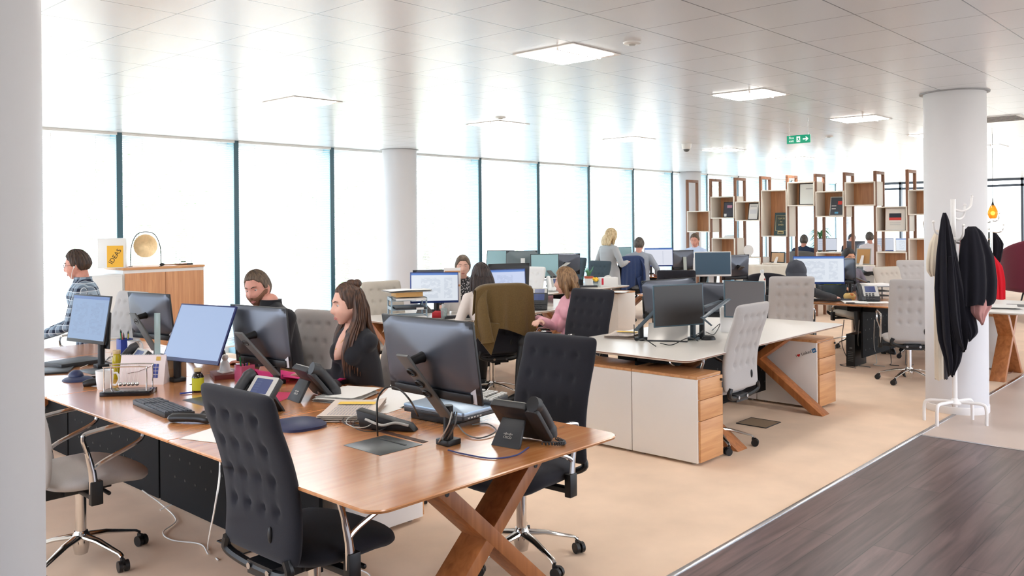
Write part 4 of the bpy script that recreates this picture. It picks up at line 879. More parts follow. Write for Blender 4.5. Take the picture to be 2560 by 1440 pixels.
mon('dark monitor seen edge on, back to back with the big spreadsheet screen', 2118, 676, 10.2, -38, tilt=2, w=.38, h=.30, base=(10.5, 3.85))
mon('monitor with picture thumbnails beyond the display shelf', 2068, 612, 18.6, 220, tilt=1, scr='pics', w=.42, h=.28, style='stand')
mon('monitor with an orange picture beyond the display shelf', 2210, 612, 18.6, 222, tilt=1, scr='pics', w=.42, h=.28, style='stand', rim=BLUERIM)
mon('pale monitor beyond the display shelf, rightmost of the three', 2258, 612, 18.2, 222, tilt=1, scr='list', w=.32, h=.28, style='stand', slab=WHITEPL, rim=WHITEPL)
mon('dark blue monitor back at the right edge of the room', 2545, 634, 15.5, 42, tilt=1, w=.40, h=.22, style='stand', body=mat('navy_back', (34, 50, 84), .5))
#@@PHONES
phone('black desk phone seen from behind at the corner of the front table', 2.63, 2.40, 8)
phone('black desk phone seen from behind beside the woman in black', 2.58, 3.83, -8, cord=False)
phone('silver desk phone with lit screen behind the foreground chair', 2.22, 3.72, 190)
phone('black desk phone by the white mug near the near column', 2.25, 5.15, 175)
phone('desk phone in front of the logo arm monitor by the cabinet', 2.86, 5.52, -10, cord=False)
p = at(1345, 760, DZ); phone('grey desk phone with keypad left of the girl in pink', p.x, p.y, 215, front=SILVERP, cord=False)
p = at(1330, 772, DZ); phone('black desk phone half hidden by the olive jacket chair', p.x-.05, p.y-.12, 215, cord=False, front=DARKP)
p = deep(2170, 740, 9.6); phone('desk phone with red tag beside the in tray on the wooden table', p.x, p.y, 215, cord=False)
p = at(1390, 728, DZ); phone('white desk phone on the window table', p.x, p.y, 230, cord=False, body=WHITEPL)
#@@CLUTTER
keyboard('black keyboard on the wooden table in front of the tilted bright screen', 1.955, 4.18, 175, w=.44, d=.145)
mouse('black mouse beside the black keyboard', 2.02, 3.84, 185)
o = keyboard('black and silver keyboard lying on the laptop of the front table', 2.88, 2.96, 5, keym=SILVERP, z=DZ+.075, w=.40, d=.13)
NAVY = mat('navy_gel', (28, 38, 76), .5, bump=.2, bscale=300)
k = MB(); k.loft([[(x, y, z) for x, y in rrect(-.12+e, .12-e, -.10+e, .12-e, .08)] for e, z in ((0, 0), (0, .012), (.008, .018))]);
p = at(752, 1064, DZ); tag(k.build('mouse_mat', NAVY, loc=(p.x, p.y, DZ), rot=(0, 0, R(80))), 'navy gel mouse mat on the front table edge of the seam', 'mouse mat')
sheet('paper', 'white sheet under the wrist rest', 1.90, 3.50, 20, .3, .2, cat='paper')
k = MB(); k.tube(arc_pts([(-.11, 0, .018), (-.05, 0, .024), (.05, .01, .024), (.11, 0, .018)], 6), [.012, .02]+[.025]*15+[.02, .012], 12, .8); p = at(474, 1058, DZ); tag(k.build('wrist_rest', BLACKP, loc=(p.x, p.y, DZ), rot=(0, 0, R(-62)), smooth=60), 'black padded wrist rest at the table edge beside the foreground chair', 'wrist rest')
# newton's cradle
p = at(322, 985, DZ); t = thing('newtons_cradle', 'pendulum toy with steel balls on a black base', 'desk toy', p, R(-42))
k = MB(); k.box((0, 0, .012), (.26, .13, .024)); k.build('base', mat('gloss_black', (22, 22, 26), .15), t, bevel=.002)
for s_ in (-1, 1): k = MB(); k.tube(arc_pts([(-.11, s_*.05, .024), (-.11, s_*.05, .14), (-.10, s_*.05, .155), (.10, s_*.05, .155), (.11, s_*.05, .14), (.11, s_*.05, .024)], 5), .0035, 8); k.build('rail', CHROME, t)
for i in range(5):
    x = -.044+i*.022; k = MB(); k.ball((x, 0, .055), .0108, 16, 10)
    b_ = k.build('steel_ball', CHROME, t); k = MB(); k.tube([(x, -.05, .155), (x, 0, .058), (x, .05, .155)], .0005, 4); k.build('string', PAPER, b_)
mug('square white mug left of the pendulum toy', *at(262, 972, DZ)[:2], -40, r=.045, h=.105)
mug('white mug behind the blue pen holder', *at(335, 884, DZ)[:2], -60)
# calendar
p = at(352, 962, DZ); t = thing('desk_calendar', 'white spiral desk calendar with a blue number grid', 'calendar', p, R(-47))
k = MB(); k.add([(-.13, 0, 0), (.13, 0, 0), (.13, .045, .165), (-.13, .045, .165), (-.13, .10, 0), (.13, .10, 0), (.13, .048, .165), (-.13, .048, .165)], [(0, 1, 2, 3), (5, 4, 7, 6), (3, 2, 6, 7), (0, 3, 7, 4), (1, 5, 6, 2)]); k.build('card', mat('calendar_card', (232, 218, 216), .7), t)
MF = frame_m((0, .0215, .083), (1, 0, 0), (0, .045, .165))
k = MB()
for i in range(4):
    for j in range(2): k.prism([(.062+j*.017, -.048+i*.021), (.076+j*.017, -.048+i*.021), (.076+j*.017, -.030+i*.021), (.062+j*.017, -.030+i*.021)], .0, .001, MF)
k.build('blue_squares', mat('print_blue', (50, 66, 140), .6), t)
k = MB(); k.prism([(.075, .052), (.1, .052), (.1, .075), (.075, .075)], 0, .001, MF); k.build('gold_stamp', mat('print_gold', (205, 165, 70), .6), t)
k = MB(); k.tube([MF @ Vector((-.08, -.02, .001)), MF @ Vector((-.02, -.01, .001)), MF @ Vector((.05, .02, .001))], .0012, 5); k.tube([MF @ Vector((-.035, .018, .001)), MF @ Vector((-.015, .025, .001))], .004, 6, .2); k.build('branch_print', mat('print_brown', (120, 90, 80), .7), t)
k = MB()
for i in range(26): M = Matrix.Translation((-.125+i*.01, .0465, .166)) @ Matrix.Rotation(R(90), 4, 'Y'); k.tube([M @ Vector((.005*math.cos(a_), .005*math.sin(a_), 0)) for a_ in [q*2*PI/10 for q in range(11)]], .0006, 4)
k.build('spiral_binding', STEEL, t)
CARD = mat('brown_card', (178, 138, 102), .8)
p = at(428, 950, DZ); t = thing('cardboard_box', 'small brown cardboard box behind the desk calendar', 'box', (p.x+.03, p.y+.03, DZ), R(-40)); k = MB(); k.box((0, 0, .065), (.12, .12, .13)); k.build('body', CARD, t, bevel=.002); k = MB(); k.box((0, 0, .1302), (.03, .12, .0006)); k.box((0, -.0602, .10), (.03, .0006, .06)); k.build('tape', mat('tape', (196, 164, 128), .3), t)
def bottle(name, label, x, y, z, prof, m, cap, caph, lab=None, labm=None, cat='bottle'):
    t = thing(name, label, cat, (x, y, z)); k = MB(); k.lathe(prof, 24); k.build('bottle_body', m, t)
    r_, z0 = cap; k = MB(); k.cyl((0, 0, z0), (0, 0, z0+caph), r_); k.build('cap', MC.get('capm') or mat('capm', (200, 170, 120), .5), t, bevel=.002)
    if lab: k = MB(); k.lathe([(lab[0], lab[1]), (lab[0], lab[2])], 24); k.build('label_band', labm, t)
    return t
OLIVE = mixmat('olive_jar', (200, 180, 30), .35, .08); DARKG = mat('amber_dark_glass', (30, 26, 18), .15); YEL = mat('yellow_label', (196, 196, 40), .6)
p = at(291, 950, DZ); bottle('jar', 'tall glass jar of yellow olives with cork lid', p.x+.02, p.y+.04, DZ, [(.02, 0), (.026, .01), (.026, .12), (.02, .14), (.02, .15)], OLIVE, (.022, .15), .022, cat='jar')
p = at(495, 980, DZ); bottle('vitamin_bottle', 'dark bottle with a yellow label under the tilted screen', p.x, p.y, DZ, [(.028, 0), (.031, .005), (.031, .085), (.024, .1), (.018, .105), (.018, .115)], DARKG, (.02, .112), .02, (.0316, .012, .08), YEL)
MC['capm'].node_tree.nodes['Principled BSDF'].inputs['Base Color'].default_value = srgb((190, 165, 120))
def pen(label, p0, p1, m, r=.0045, name='pen', group=None):
    t = thing(name, label, 'pen', p0, 0, group); d = Vector(p1)-Vector(p0); k = MB(); k.tube([(0, 0, 0), d*.85], r, 10); k.build('barrel', m, t); k = MB(); k.tube([d*.85, d], [r, r*.3], 10); k.build('tip', BLACKP, t); return t
BLUEM = mat('pen_blue', (34, 60, 150), .4); REDM = mat('pen_red', (205, 40, 60), .4); GRNM = mat('pen_green', (40, 150, 90), .4); PINKM = mat('pink_plastic', (235, 60, 130), .5); YELM = mat('pen_yellow', (220, 200, 60), .4)
a_ = at(450, 984, DZ+.006); b_ = at(485, 980, DZ+.006); pen('blue pen lying beside the bottle with yellow label', a_, b_, BLUEM)
def pencup(label, x, y, m, hh=.1, mesh=False, pens=5, cols=(BLUEM, REDM, GRNM, BLACKP, YELM), lab='pen in the holder', sq=False):
    t = thing('pen_holder', label, 'pen holder', (x, y, DZ)); k = MB()
    if sq: k.loft([[(px_, py_, z) for px_, py_ in rrect(-.045+e, .045-e, -.04+e, .04-e, .004, 2)] for e, z in ((0, 0), (0, hh), (.003, hh), (.003, .004))])
    else: k.lathe([(.036, 0), (.04, hh), (.037, hh), (.033, .004), (.001, .004)], 24)
    k.build('cup', m, t)
    for i in range(pens):
        a = 2*PI*i/pens+.4; r0, r1 = .015, .03+.02*(i % 2); pen('%s %s' % (['blue', 'red', 'green', 'black', 'yellow'][i % 5], lab), (x+r0*math.cos(a), y+r0*math.sin(a), DZ+.008), (x+r1*math.cos(a), y+r1*math.sin(a), DZ+hh+.05+.01*(i % 3)), cols[i % 5])
    return t
p = at(302, 885, DZ); pencup('square blue pen holder with coloured pens beyond the jar', p.x+.05, p.y+.05, BLUEM, sq=True, lab='pen standing in the square blue holder')
p = at(612, 950, DZ); pencup('pink and clear pen basket left of the bearded man', p.x, p.y, mixmat('pink_clear', (240, 130, 170), .45, .1), hh=.09, pens=5, sq=True, lab='pen standing in the pink basket')
p = at(1532-10, 720, DZ)
k = MB(); k.box((0, 0, .17), (.04, .003, .32)); p = at(394, 905, DZ); tag(k.build('ruler', mixmat('clear_acrylic', (220, 240, 240), .5, .1), loc=(p.x, p.y, DZ), rot=(0, 0, R(-45)), bevel=.001), 'clear acrylic ruler standing upright behind the calendar', 'ruler')
PINKP = mat('pink_paper', (240, 60, 140), .7)
for i, (x, y, rz, lb) in enumerate(((2.80, 4.65, 10, 'bright pink paper under the logo arm monitor, left one'), (2.86, 4.38, -14, 'bright pink paper between monitor and pen basket'), (2.94, 4.15, 25, 'bright pink paper nearest the woman in black'))):
    k = MB(); k.grid(lambda u, v: ((u-.5)*.29, (v-.5)*.2, .002+.05*abs(math.sin(u*5+i))*v), 12, 6); o = k.build('pink_paper', PINKP, loc=(x, y, DZ), rot=(0, 0, R(rz+80)), solid=.001); tag(o, lb, 'paper')
MAG = mat('magazine_pink', (205, 60, 100), .6)
sheet('magazine', 'pink magazine under the silver phone', 2.46, 4.02, 30, .28, .21, MAG, cat='magazine')
box_thing('book', 'red covered book under the white figurine by the bearded man', 'book', 2.62, 4.78, DZ, .2, .15, .028, 70, mat('dark_red_cover', (120, 50, 46), .6)); 
t = thing('figurine', 'small white figurine beside the pink pen basket', 'figurine', (2.62, 4.78, DZ+.029)); k = MB(); k.lathe([(.03, 0), (.034, .01), (.026, .05), (.014, .07), (.02, .085), (.016, .1), (.004, .108)], 20); k.build('figure', WHITEPL, t); k = MB(); k.box((0, 0, .004), (.07, .07, .008)); k.build('plinth', CREAM, t)
# papers and newspaper
NEWS = mat('newsprint', (214, 200, 188), .85); NEWSI = mat('news_ink', (150, 150, 160), .85); NEWSY = mat('news_yellow', (238, 200, 90), .8)
def newspaper(label, x, y, rz, w=.36, d=.26, layers=4, z=DZ):
    t = thing('newspaper', label, 'newspaper', (x, y, z), R(rz))
    k = MB()
    for i in range(layers):
        zz = .002+i*.007
        def f(u, v, o=0): return (-w/2+u*w+i*.006, -d/2+v*d, zz+o+.012*math.exp(-(v/.12)**2)*(i > 0)+.003*math.sin(u*5+i))
        k.grid(lambda u, v: f(u, v, .003), 14, 10); k.grid(lambda u, v: f(1-u, v, 0), 14, 10)
    k.build('pages', NEWS, t)
    zz = .0065+(layers-1)*.007
    k = MB()
    for c_ in range(4):
        for r_ in range(12):
            x0 = -w/2+.03+c_*w*.17; k.add([(x0, -d*.3+r_*d*.055, zz+.003), (x0+w*.14, -d*.3+r_*d*.055, zz+.003), (x0+w*.14, -d*.3+r_*d*.055+.004, zz+.003), (x0, -d*.3+r_*d*.055+.004, zz+.003)], [(0, 1, 2, 3)])
    k.build('print_columns', NEWSI, t)['kind'] = 'stuff'
    k = MB(); k.box((w*.30, 0, zz+.004), (w*.16, d*.7, .0008)); k.build('yellow_box', NEWSY, t); return t
newspaper('folded newspaper with a yellow box on the front wooden table', 2.50, 3.36, 40)
newspaper('newspaper under the dark monitor on the white table', 5.62, 3.98, 20, .34, .24, 3)
sheet('paper_stack', 'loose stack of white papers next to the woman in black', 2.72, 3.70, 25, .3, .21, n=9, cat='papers')
sheet('paper', 'curled white sheet beside the newspaper, front table', 2.78, 3.42, 15, .42, .26, curl=.1)
sheet('paper', 'white sheet lying right of the newspaper behind the large monitor', 2.86, 3.16, 5, .21, .3)
box_thing('cardboard_packet', 'small white carton standing beyond the newspaper', 'box', 2.95, 3.40, DZ, .03, .10, .035, 20, PAPER)
# laptop on dock
t = thing('laptop', 'closed silver laptop on a black docking stand, front table', 'laptop', (2.74, 2.93, DZ), R(-86))
k = MB(); k.prism(rrect(-.19, .19, -.12, .12, .012), .052, .07); k.build('lid', mat('silver_blue', (150, 170, 190), .3, metal=.5), t, bevel=.002)
k = MB(); k.prism(rrect(-.19, .19, -.12, .12, .012), .034, .0515); bo = k.build('base', DARKP, t, bevel=.002)
k = MB(); [k.bb(.1905, .1912, -.09+i*.02, -.078+i*.02, .040, .046) for i in range(5)]; k.build('ports', SILVERP, bo)
k = MB(); k.bb(-.16, .10, -.10, .10, 0, .0335); k.build('dock', BLACKP, t, bevel=.004)
t = thing('docking_station', 'black curved cable dock beside the laptop', 'dock', (2.42, 2.98, DZ), R(-60)); k = MB(); k.add([(-.13, -.03, 0), (.13, -.03, 0), (.13, .03, 0), (-.13, .03, 0), (-.15, -.035, .09), (.10, -.035, .03), (.10, .035, .03), (-.15, .035, .09)], [(0, 3, 2, 1), (4, 5, 6, 7), (0, 1, 5, 4), (1, 2, 6, 5), (2, 3, 7, 6), (3, 0, 4, 7)]); k.build('body', BLACKP, t, bevel=.01); k = MB(); k.tube(arc_pts([(-.1, -.036, .05), (-.02, -.05, .03), (.04, -.04, .04), (.1, -.036, .03)], 6), .006, 8); k.build('white_lead', SILVERP, t)
b0 = (2.41, 2.60)
cable('black cable arching up from the table slot behind the large monitor', [at(944, 1090, DZ), deep(943, 1040, 3.62), deep(945, 995, 3.65), deep(968, 968, 3.65), deep(1000, 975, 3.6), deep(1028, 1005, 3.55), at(1045, 1040, DZ+.02)], .004)
cable('blue network cable running to the corner desk phone', [at(1120, 1125, DZ+.005), at(1160, 1135, DZ+.004), at(1230, 1146, DZ+.004), at(1290, 1138, DZ+.004), at(1322, 1118, DZ+.004)], .003, mat('cable_blue', (54, 60, 120), .5))
for i in range(5):
    q = [at(870+i*14+22*math.cos(a_)*(1+i*.25), 1048+i*3+12*math.sin(a_)*(1+i*.15), DZ+.006+.012*(i % 3)) for a_ in [j*.9+i for j in range(8)]]
    cable(['brown cable loop nearest the newspaper', 'thin cable loop by the table slot', 'tangled cable loop in the middle of the tangle', 'pale cable loop before the black dock', 'outer cable loop touching the black dock'][i], q, .002, [mat('cable_brown', (110, 70, 54), .5), BLACKP, SILVERP][i % 3])
cable('loop of grey cable right of the monitor pole', [at(1145, 1062, DZ+.02), at(1165, 1085, DZ+.01), at(1200, 1095, DZ+.005), at(1240, 1078, DZ+.01), at(1220, 1060, DZ+.006), at(1180, 1062, DZ+.01)], .003, GREYP)
for i in range(3): cable(['left cable hanging down the monitor pole', 'middle cable hanging down the monitor pole', 'right cable hanging down the monitor pole'][i], [deep(1130+i*6, 1030, 3.45), deep(1120+i*8, 1065, 3.42), at(1095+i*9, 1108, DZ+.004)], .0032, [SILVERP, BLACKP, GREYP][i])
# clutter beside the near column
box_thing('laptop', 'closed black laptop at the table edge beside the near column', 'laptop', 2.20, 5.98, DZ, .3, .22, .03, 10, DARKP, .004)
box_thing('notebook', 'dark notebook in front of the document monitor', 'notebook', 2.02, 5.80, DZ, .24, .18, .012, 60, BLACKP)
p = at(195, 950, DZ); k = MB(); k.ball((0, 0, .0), (.085, .10, .02)); k.ball((0, .03, .02), (.04, .05, .035)); tag(k.build('headset_base', NAVY, loc=(p.x, p.y, DZ+.002)), 'round navy mouse mat with wrist pad by the near column', 'mouse mat')
p = at(245, 965, DZ); k = MB(); k.tube(arc_pts([(-.06, 0, .015), (0, .01, .025), (.05, 0, .014)], 4), [.016, .02, .022, .022, .022, .02, .018, .014, .01], 10); tag(k.build('sunglasses_case', BLACKP, loc=(p.x-.02, p.y, DZ), rot=(0, 0, R(-40)), smooth=60), 'soft black case behind the square white mug', 'case')
pen('black marker behind the square white mug', at(215, 945, DZ+.006), at(250, 940, DZ+.006), BLACKP, .006)
for i in range(3): cable(['white cable crossing the table toward the document monitor', 'black cable lying behind the desk phone', 'thin white cable at the monitor foot'][i], [at(200+i*30, 920-i*10, DZ+.004), at(240+i*20, 905, DZ+.004), at(280, 900-i*9, DZ+.004), at(330, 905-i*6, DZ+.004), at(350+i*10, 880, DZ+.004)], .0025, [PAPER, BLACKP, PAPER][i])
# white table things
p = at(1668, 855, DZ); t = thing('laptop', 'thin silver laptop leaning open under the square black monitor', 'laptop', p, R(-62)); k = MB(); k.add([(-.15, 0, 0), (.15, 0, 0), (.15, .12, .13), (-.15, .12, .13), (-.15, .008, 0), (.15, .008, 0), (.15, .128, .127), (-.15, .128, .127)], [(0, 1, 2, 3), (5, 4, 7, 6), (0, 3, 7, 4), (1, 5, 6, 2), (3, 2, 6, 7), (0, 4, 5, 1)]); k.build('lid', mat('laptop_silver', (206, 202, 196), .35, metal=.3), t, bevel=.001); k = MB(); k.box((0, .10, .006), (.3, .2, .012)); k.build('base', DARKP, t, bevel=.002)
mouse('black mouse right of the silver laptop on the white table', *at(1771, 850, DZ)[:2], 140)
t = thing('paper_box', 'tall white cardboard box on the white table', 'box', (6.40, 3.50, DZ), R(33)); k = MB(); k.box((0, 0, .1), (.13, .10, .20)); k.build('body', CREAM, t, bevel=.002); k = MB(); k.box((0, 0, .172), (.134, .104, .068)); k.build('lid', CREAM, t, bevel=.002)
for i in range(4): cable(['black cable loop at the left monitor pole, white table', 'black cable loop beside the middle pole, white table', 'black cable heap under the silver laptop', 'black cable loop right of the middle pole, white table'][i],
    [at(*q, DZ+.004) if j % 2 else deep(q[0], q[1]-10, 6.3) for j, q in enumerate(([(1585, 822), (1588, 850), (1610, 858), (1640, 866)], [(1728, 848), (1735, 840), (1760, 836), (1732, 850)], [(1650, 868), (1680, 862), (1720, 855), (1745, 852)], [(1765, 840), (1785, 836), (1800, 820), (1780, 826)])[i])], .0035)
# middle tables: letter trays, mugs
TRAY = mat('tray_blue_grey', (150, 170, 184), .4)
t = thing('letter_trays', 'blue grey letter trays full of papers in front of the beige chair', 'letter tray', (5.30, 6.25, DZ), R(-30))
for i in range(3):
    k = MB(); z = .02+i*.085; k.bb(-.17, .17, -.12, .12, z, z+.004); k.bb(-.17, -.166, -.12, .12, z, z+.03); k.bb(.166, .17, -.12, .12, z, z+.03); k.bb(-.17, .17, .116, .12, z, z+.03); tr = k.build('tray', TRAY, t, bevel=.0015)
    k = MB(); k.box((.02, -.01, z+.014), (.29, .21, .018)); k.build('papers', [PAPER, DARKP, PAPER][i], tr); k = MB(); k.box((.1, -.121, z+.012), (.07, .002, .02)); k.build('tab', PAPER, tr)
for x in (-.165, .165):
    for y in (-.1, .1): k = MB(); k.box((x, y, .10), (.014, .02, .2)); k.build('tray_post', TRAY, t, bevel=.002)
box_thing('book', 'thick book with orange cover on the letter trays', 'book', 5.30, 6.25, DZ+.225, .26, .18, .045, -25, mat('manila', (214, 168, 104), .7))
sheet('paper_stack', 'pile of papers topping the orange book', 5.30, 6.25, -20, .42, .24, n=6, z=DZ+.2715, cat='papers')
mug('white mug with red print under the left bright screen', *at(1115, 783, DZ)[:2], 210)
t = thing('glass', 'clear drinking glass beside the red box', 'glass', at(1090+20, 797, DZ)); k = MB(); k.lathe([(.03, 0), (.033, .1), (.031, .1), (.028, .006), (.001, .006)], 24); k.build('tumbler', mixmat('clear_glass', (235, 242, 242), .8, .05), t)
box_thing('tape_box', 'red box lying under the left bright screen', 'box', *at(1095, 792, DZ)[:2], DZ, .2, .09, .05, 40, mat('red_card', (220, 40, 50), .5))
p = at(1060, 782, DZ); k = MB(); k.add([(-.08, 0, 0), (.10, 0, 0), (-.02, 0, .14), (-.08, .03, 0), (.10, .03, 0), (-.02, .03, .14)], [(0, 1, 2), (3, 5, 4), (0, 3, 4, 1), (1, 4, 5, 2), (2, 5, 3, 0)]); tag(k.build('patterned_folder', mat('grey_pattern', (110, 106, 104), .8, var=.5, vscale=60), loc=p, rot=(0, 0, R(-40)), bevel=.002), 'grey patterned wedge folder right of the letter trays', 'folder')
p = deep(1131, 716, 8.75); t = thing('desk_divider', 'cream panel with wood strips standing right of the left bright screen', 'divider', (p.x, p.y, DZ), R(-38)); k = MB(); k.box((0, 0, .24), (.17, .02, .44)); k.build('panel', CREAM, t, bevel=.003)
for z in (.28, .42): k = MB(); k.box((0, -.0115, z), (.16, .003, .02)); k.build('strip', OAK, t)
keyboard('keyboard in front of the woman in the cream blouse', 5.80, 5.98, 243)
mouse('mouse on the table beside the girl in pink', 6.86, 5.92, 200)
t = thing('wire_tray', 'silver wire pen tray before the white chair', 'tray', (*at(1372, 765, DZ)[:2], DZ), R(40)); k = MB(); [k.box((x, 0, .06), (.004, .1, .12)) for x in (-.06, 0, .06)]; k.box((0, 0, .004), (.13, .1, .006)); k.build('rack', CHROME, t)
# window table: cactus pot, vase, tissue box
p = at(1472, 713, DZ); t = thing('potted_cactus', 'small cactus in a white pot on the window table', 'plant', p); k = MB(); k.lathe([(.055, 0), (.06, .005), (.066, .13), (.06, .13), (.05, .12), (.001, .12)], 20); k.build('pot', WHITEPL, t); k = MB(); k.lathe([(.067, .10), (.069, .13)], 20); k.build('rim', mat('terracotta', (205, 100, 70), .7), t); k = MB()
for i in range(9): a = i*.7; k.tube([(0, 0, .12), (.03*math.cos(a), .03*math.sin(a), .19), (.07*math.cos(a), .07*math.sin(a), .21+.03*(i % 3))], [.012, .01, .002], 6)
k.build('leaves', mat('cactus_green', (90, 150, 110), .6), t)
p = at(1489, 716, DZ); t = thing('flower_vase', 'small glass with yellow flowers beside the cactus', 'vase', p); k = MB(); k.lathe([(.03, 0), (.034, .06), (.028, .07)], 16); k.build('glass', mixmat('clear_glass', (235, 242, 242), .8, .05), t); k = MB(); [k.ball((.025*math.cos(i*1.3), .025*math.sin(i*1.3), .085+.012*(i % 3)), .022, 8, 6) for i in range(6)]; k.build('blossoms', mat('yellow_flower', (250, 200, 60), .7), t)
p = at(1520, 716, DZ); t = thing('tissue_box', 'white tissue box with a red stripe and tissue on the window table', 'box', p, R(-35)); k = MB(); k.box((0, 0, .065), (.26, .12, .13)); k.build('carton', WHITEPL, t, bevel=.003); k = MB(); k.box((-.1, -.061, .075), (.03, .002, .09)); k.build('stripe', REDM, t); k = MB(); k.grid(lambda u, v: ((u-.5)*.12, .01*math.sin(u*9), .13+.03*v*math.sin(u*PI)+.001), 10, 4); k.build('tissue', PAPER, t, solid=.002)
p = at(1452, 716, DZ); pencup('black pen pot left of the cactus', p.x, p.y, BLACKP, pens=3, lab='pen standing in the black pot by the cactus')
for i, (x, y) in enumerate(((9.0, 7.35), (9.5, 7.45))): keyboard(['keyboard on the window table, left one', 'keyboard on the window table, right one'][i], x, y, 235)
sheet('paper_stack', 'papers on the shelf under the window table edge', *at(1548, 732, .66)[:2], 20, .3, .2, z=.662, n=5, cat='papers')
# right tables
p = deep(1905, 727, 7.6); t = thing('water_bottle', 'white metal drinking bottle with red cherry pattern', 'bottle', (7.35, 3.75, DZ)); 
k = MB(); k.lathe([(.034, 0), (.037, .006), (.037, .15), (.030, .185), (.016, .215), (.016, .235)], 28); k.build('flask', dots_mat('cherry_pattern', (238, 232, 224), (176, 50, 50), 22, .26), t); k = MB(); k.lathe([(.019, .232), (.02, .24), (.02, .262), (.015, .268)], 20); k.build('cap', mat('cap_white', (222, 222, 220), .4), t)
t.location = (8.55, 4.25, DZ+.12)
box_thing('side_cabinet', 'dark low cabinet behind the white table carrying the cherry bottle', 'cabinet', 8.62, 4.40, 0, .45, .45, DZ+.118, 30, DARKP, .005)
k = MB(); k.grid(lambda u, v: (.22*math.cos(2*PI*u)*math.sin(PI*v)*(1+.08*math.sin(9*u*PI)), .13*math.sin(2*PI*u)*math.sin(PI*v), .09-.09*math.cos(PI*v)*(1+.1*math.sin(u*20))), 24, 12, True); tag(k.build('cloth_bag', mat('black_cloth', (22, 22, 24), .95), loc=(8.72, 4.20, DZ+.02), rot=(0, 0, R(-50))), 'black cloth bag heaped beside the cherry bottle', 'bag')
p = deep(2078, 728, 10.0); t = thing('storage_crate', 'dark see through crate with a yellow card under the big spreadsheet screen', 'crate', (p.x, p.y, DZ), R(-48)); k = MB(); k.loft([[(x, y, z) for x, y in rrect(-.15+e, .15-e, -.11+e, .11-e, .015)] for e, z in ((.015, 0), (0, .16), (.005, .16), (.02, .006))]); k.build('bin', mixmat('smoke_plastic', (70, 84, 92), .35, .2), t); k = MB(); k.box((.03, .03, .175), (.2, .01, .03)); k.build('yellow_card', mat('yellow_card', (215, 225, 50), .7), t)
p = deep(2124, 748, 9.75); t = thing('snack_bag', 'orange and yellow snack bag beside the crate', 'snack', (p.x, p.y, DZ), R(-40)); t.scale = (1, 1, .85); k = MB(); k.grid(lambda u, v: (.075*math.cos(2*PI*u)*(math.sin(PI*v)**.5), .025*math.sin(2*PI*u)*math.sin(PI*v), .045-.045*math.cos(PI*v)+.008*math.sin(u*18)), 20, 12, True); k.build('bag', dots_mat('snack_print', (222, 190, 120), (206, 120, 60), 14, .3), t)
sheet('paper_stack', 'white papers with a black pen near the hooded woman', *at(2140, 757, DZ)[:2], 30, .3, .24, n=3, cat='papers')
pen('black pen on the white papers', at(2115, 757, DZ+.016), at(2138, 757, DZ+.016), BLACKP)
sheet('paper', 'white sheet on the wooden table left of the right chair', *at(2190, 756, DZ)[:2], 35, .24, .3)
p = deep(2180, 725, 9.9); t = thing('letter_trays', 'black letter tray with papers on top behind the red tagged phone', 'letter tray', (p.x+.1, p.y, DZ), R(-40))
for i in range(3): k = MB(); k.box((0, 0, .03+i*.055), (.32, .24, .006)); [k.box((x, y, .03+i*.055-.027), (.01, .01, .054)) for x in (-.15, .15) for y in (-.11, .11)]; k.build('tray', DARKP, t)
k = MB(); k.box((0, 0, .155), (.3, .22, .03)); k.build('papers', PAPER, t, bevel=.004)
keyboard('keyboard under the hand of the hooded woman', *at(2075, 752, DZ)[:2], 215)
t = thing('computer_tower', 'black computer tower standing under the wooden table', 'computer', (9.62, 3.68, 0), R(0)); k = MB(); k.bb(0, .34, 0, .1, 0, .36); k.build('case', BLACKP, t, bevel=.004); k = MB(); [k.bb(-.002, -.0001, .02, .08, .06+i*.02, .065+i*.02) for i in range(6)]; k.bb(-.002, 0, .03, .06, .20, .215); k.build('front_grille', GREYP, t)
for i in range(5): cable(['cable falling from the wooden table beside the black tower', 'looped cable on the carpet behind the table screen', 'grey cable loop between screen and chair base', 'black cable trailing on the carpet by the tower', 'pale cable loop under the wooden table'][i], [at(2110+i*38, 800, .6), at(2105+i*40, 860, .25), at(2120+i*36, 905, .02), at(2100+i*42, 912, .01), at(2140+i*36, 920-i*2, .01)], .004, [BLACKP, GREYP, SILVERP, BLACKP, GREYP][i])
# under the front table
for i, (q, lb) in enumerate((([at(550, 1150, DZ-.04), deep(548, 1200, 2.9), deep(535, 1280, 3.0), at(520, 1372, .006), at(545, 1400, .006)], 'white cable hanging from the front table behind the foreground chair'),
    ([at(355, 1225, .1), at(405, 1262, .02), at(440, 1300, .008), at(408, 1330, .008), at(430, 1350, .008), at(500, 1360, .008), at(520, 1385, .008)], 'white cable snaking over the carpet under the front table'),
    ([at(400, 1275, .01), at(430, 1262, .02), at(470, 1262, .01), at(500, 1258, .01), at(545, 1238, .02)], 'thin white cable loop lying under the wooden row'),
    ([at(890, 1420, .008), at(925, 1440, .008), at(905, 1480, .008)], 'white cable end beside the foreground chair base'))): cable(lb, q, .0035, PAPER)
def floorbox(label, x, y, rz): k = MB(); k.bb(-.13, .13, -.13, .13, .0, .004); o = k.build('floor_box', mat('floorbox_lid', (150, 126, 100), .8), loc=(x, y, .001), rot=(0, 0, R(rz))); tag(o, label, 'floor box'); k = MB(); [k.add([(a*.13, b*.13, .0045), (c*.13, d*.13, .0045), (c*.125, d*.125, .0055), (a*.125, b*.125, .0055)], [(0, 1, 2, 3)]) for a, b, c, d in ((-1, -1, 1, -1), (1, -1, 1, 1), (1, 1, -1, 1), (-1, 1, -1, -1))]; k.tube([(-.13, -.13, .004), (.13, -.13, .004), (.13, .13, .004), (-.13, .13, .004), (-.13, -.13, .004)], .003, 4); k.build('lid_frame', DARKP, o)
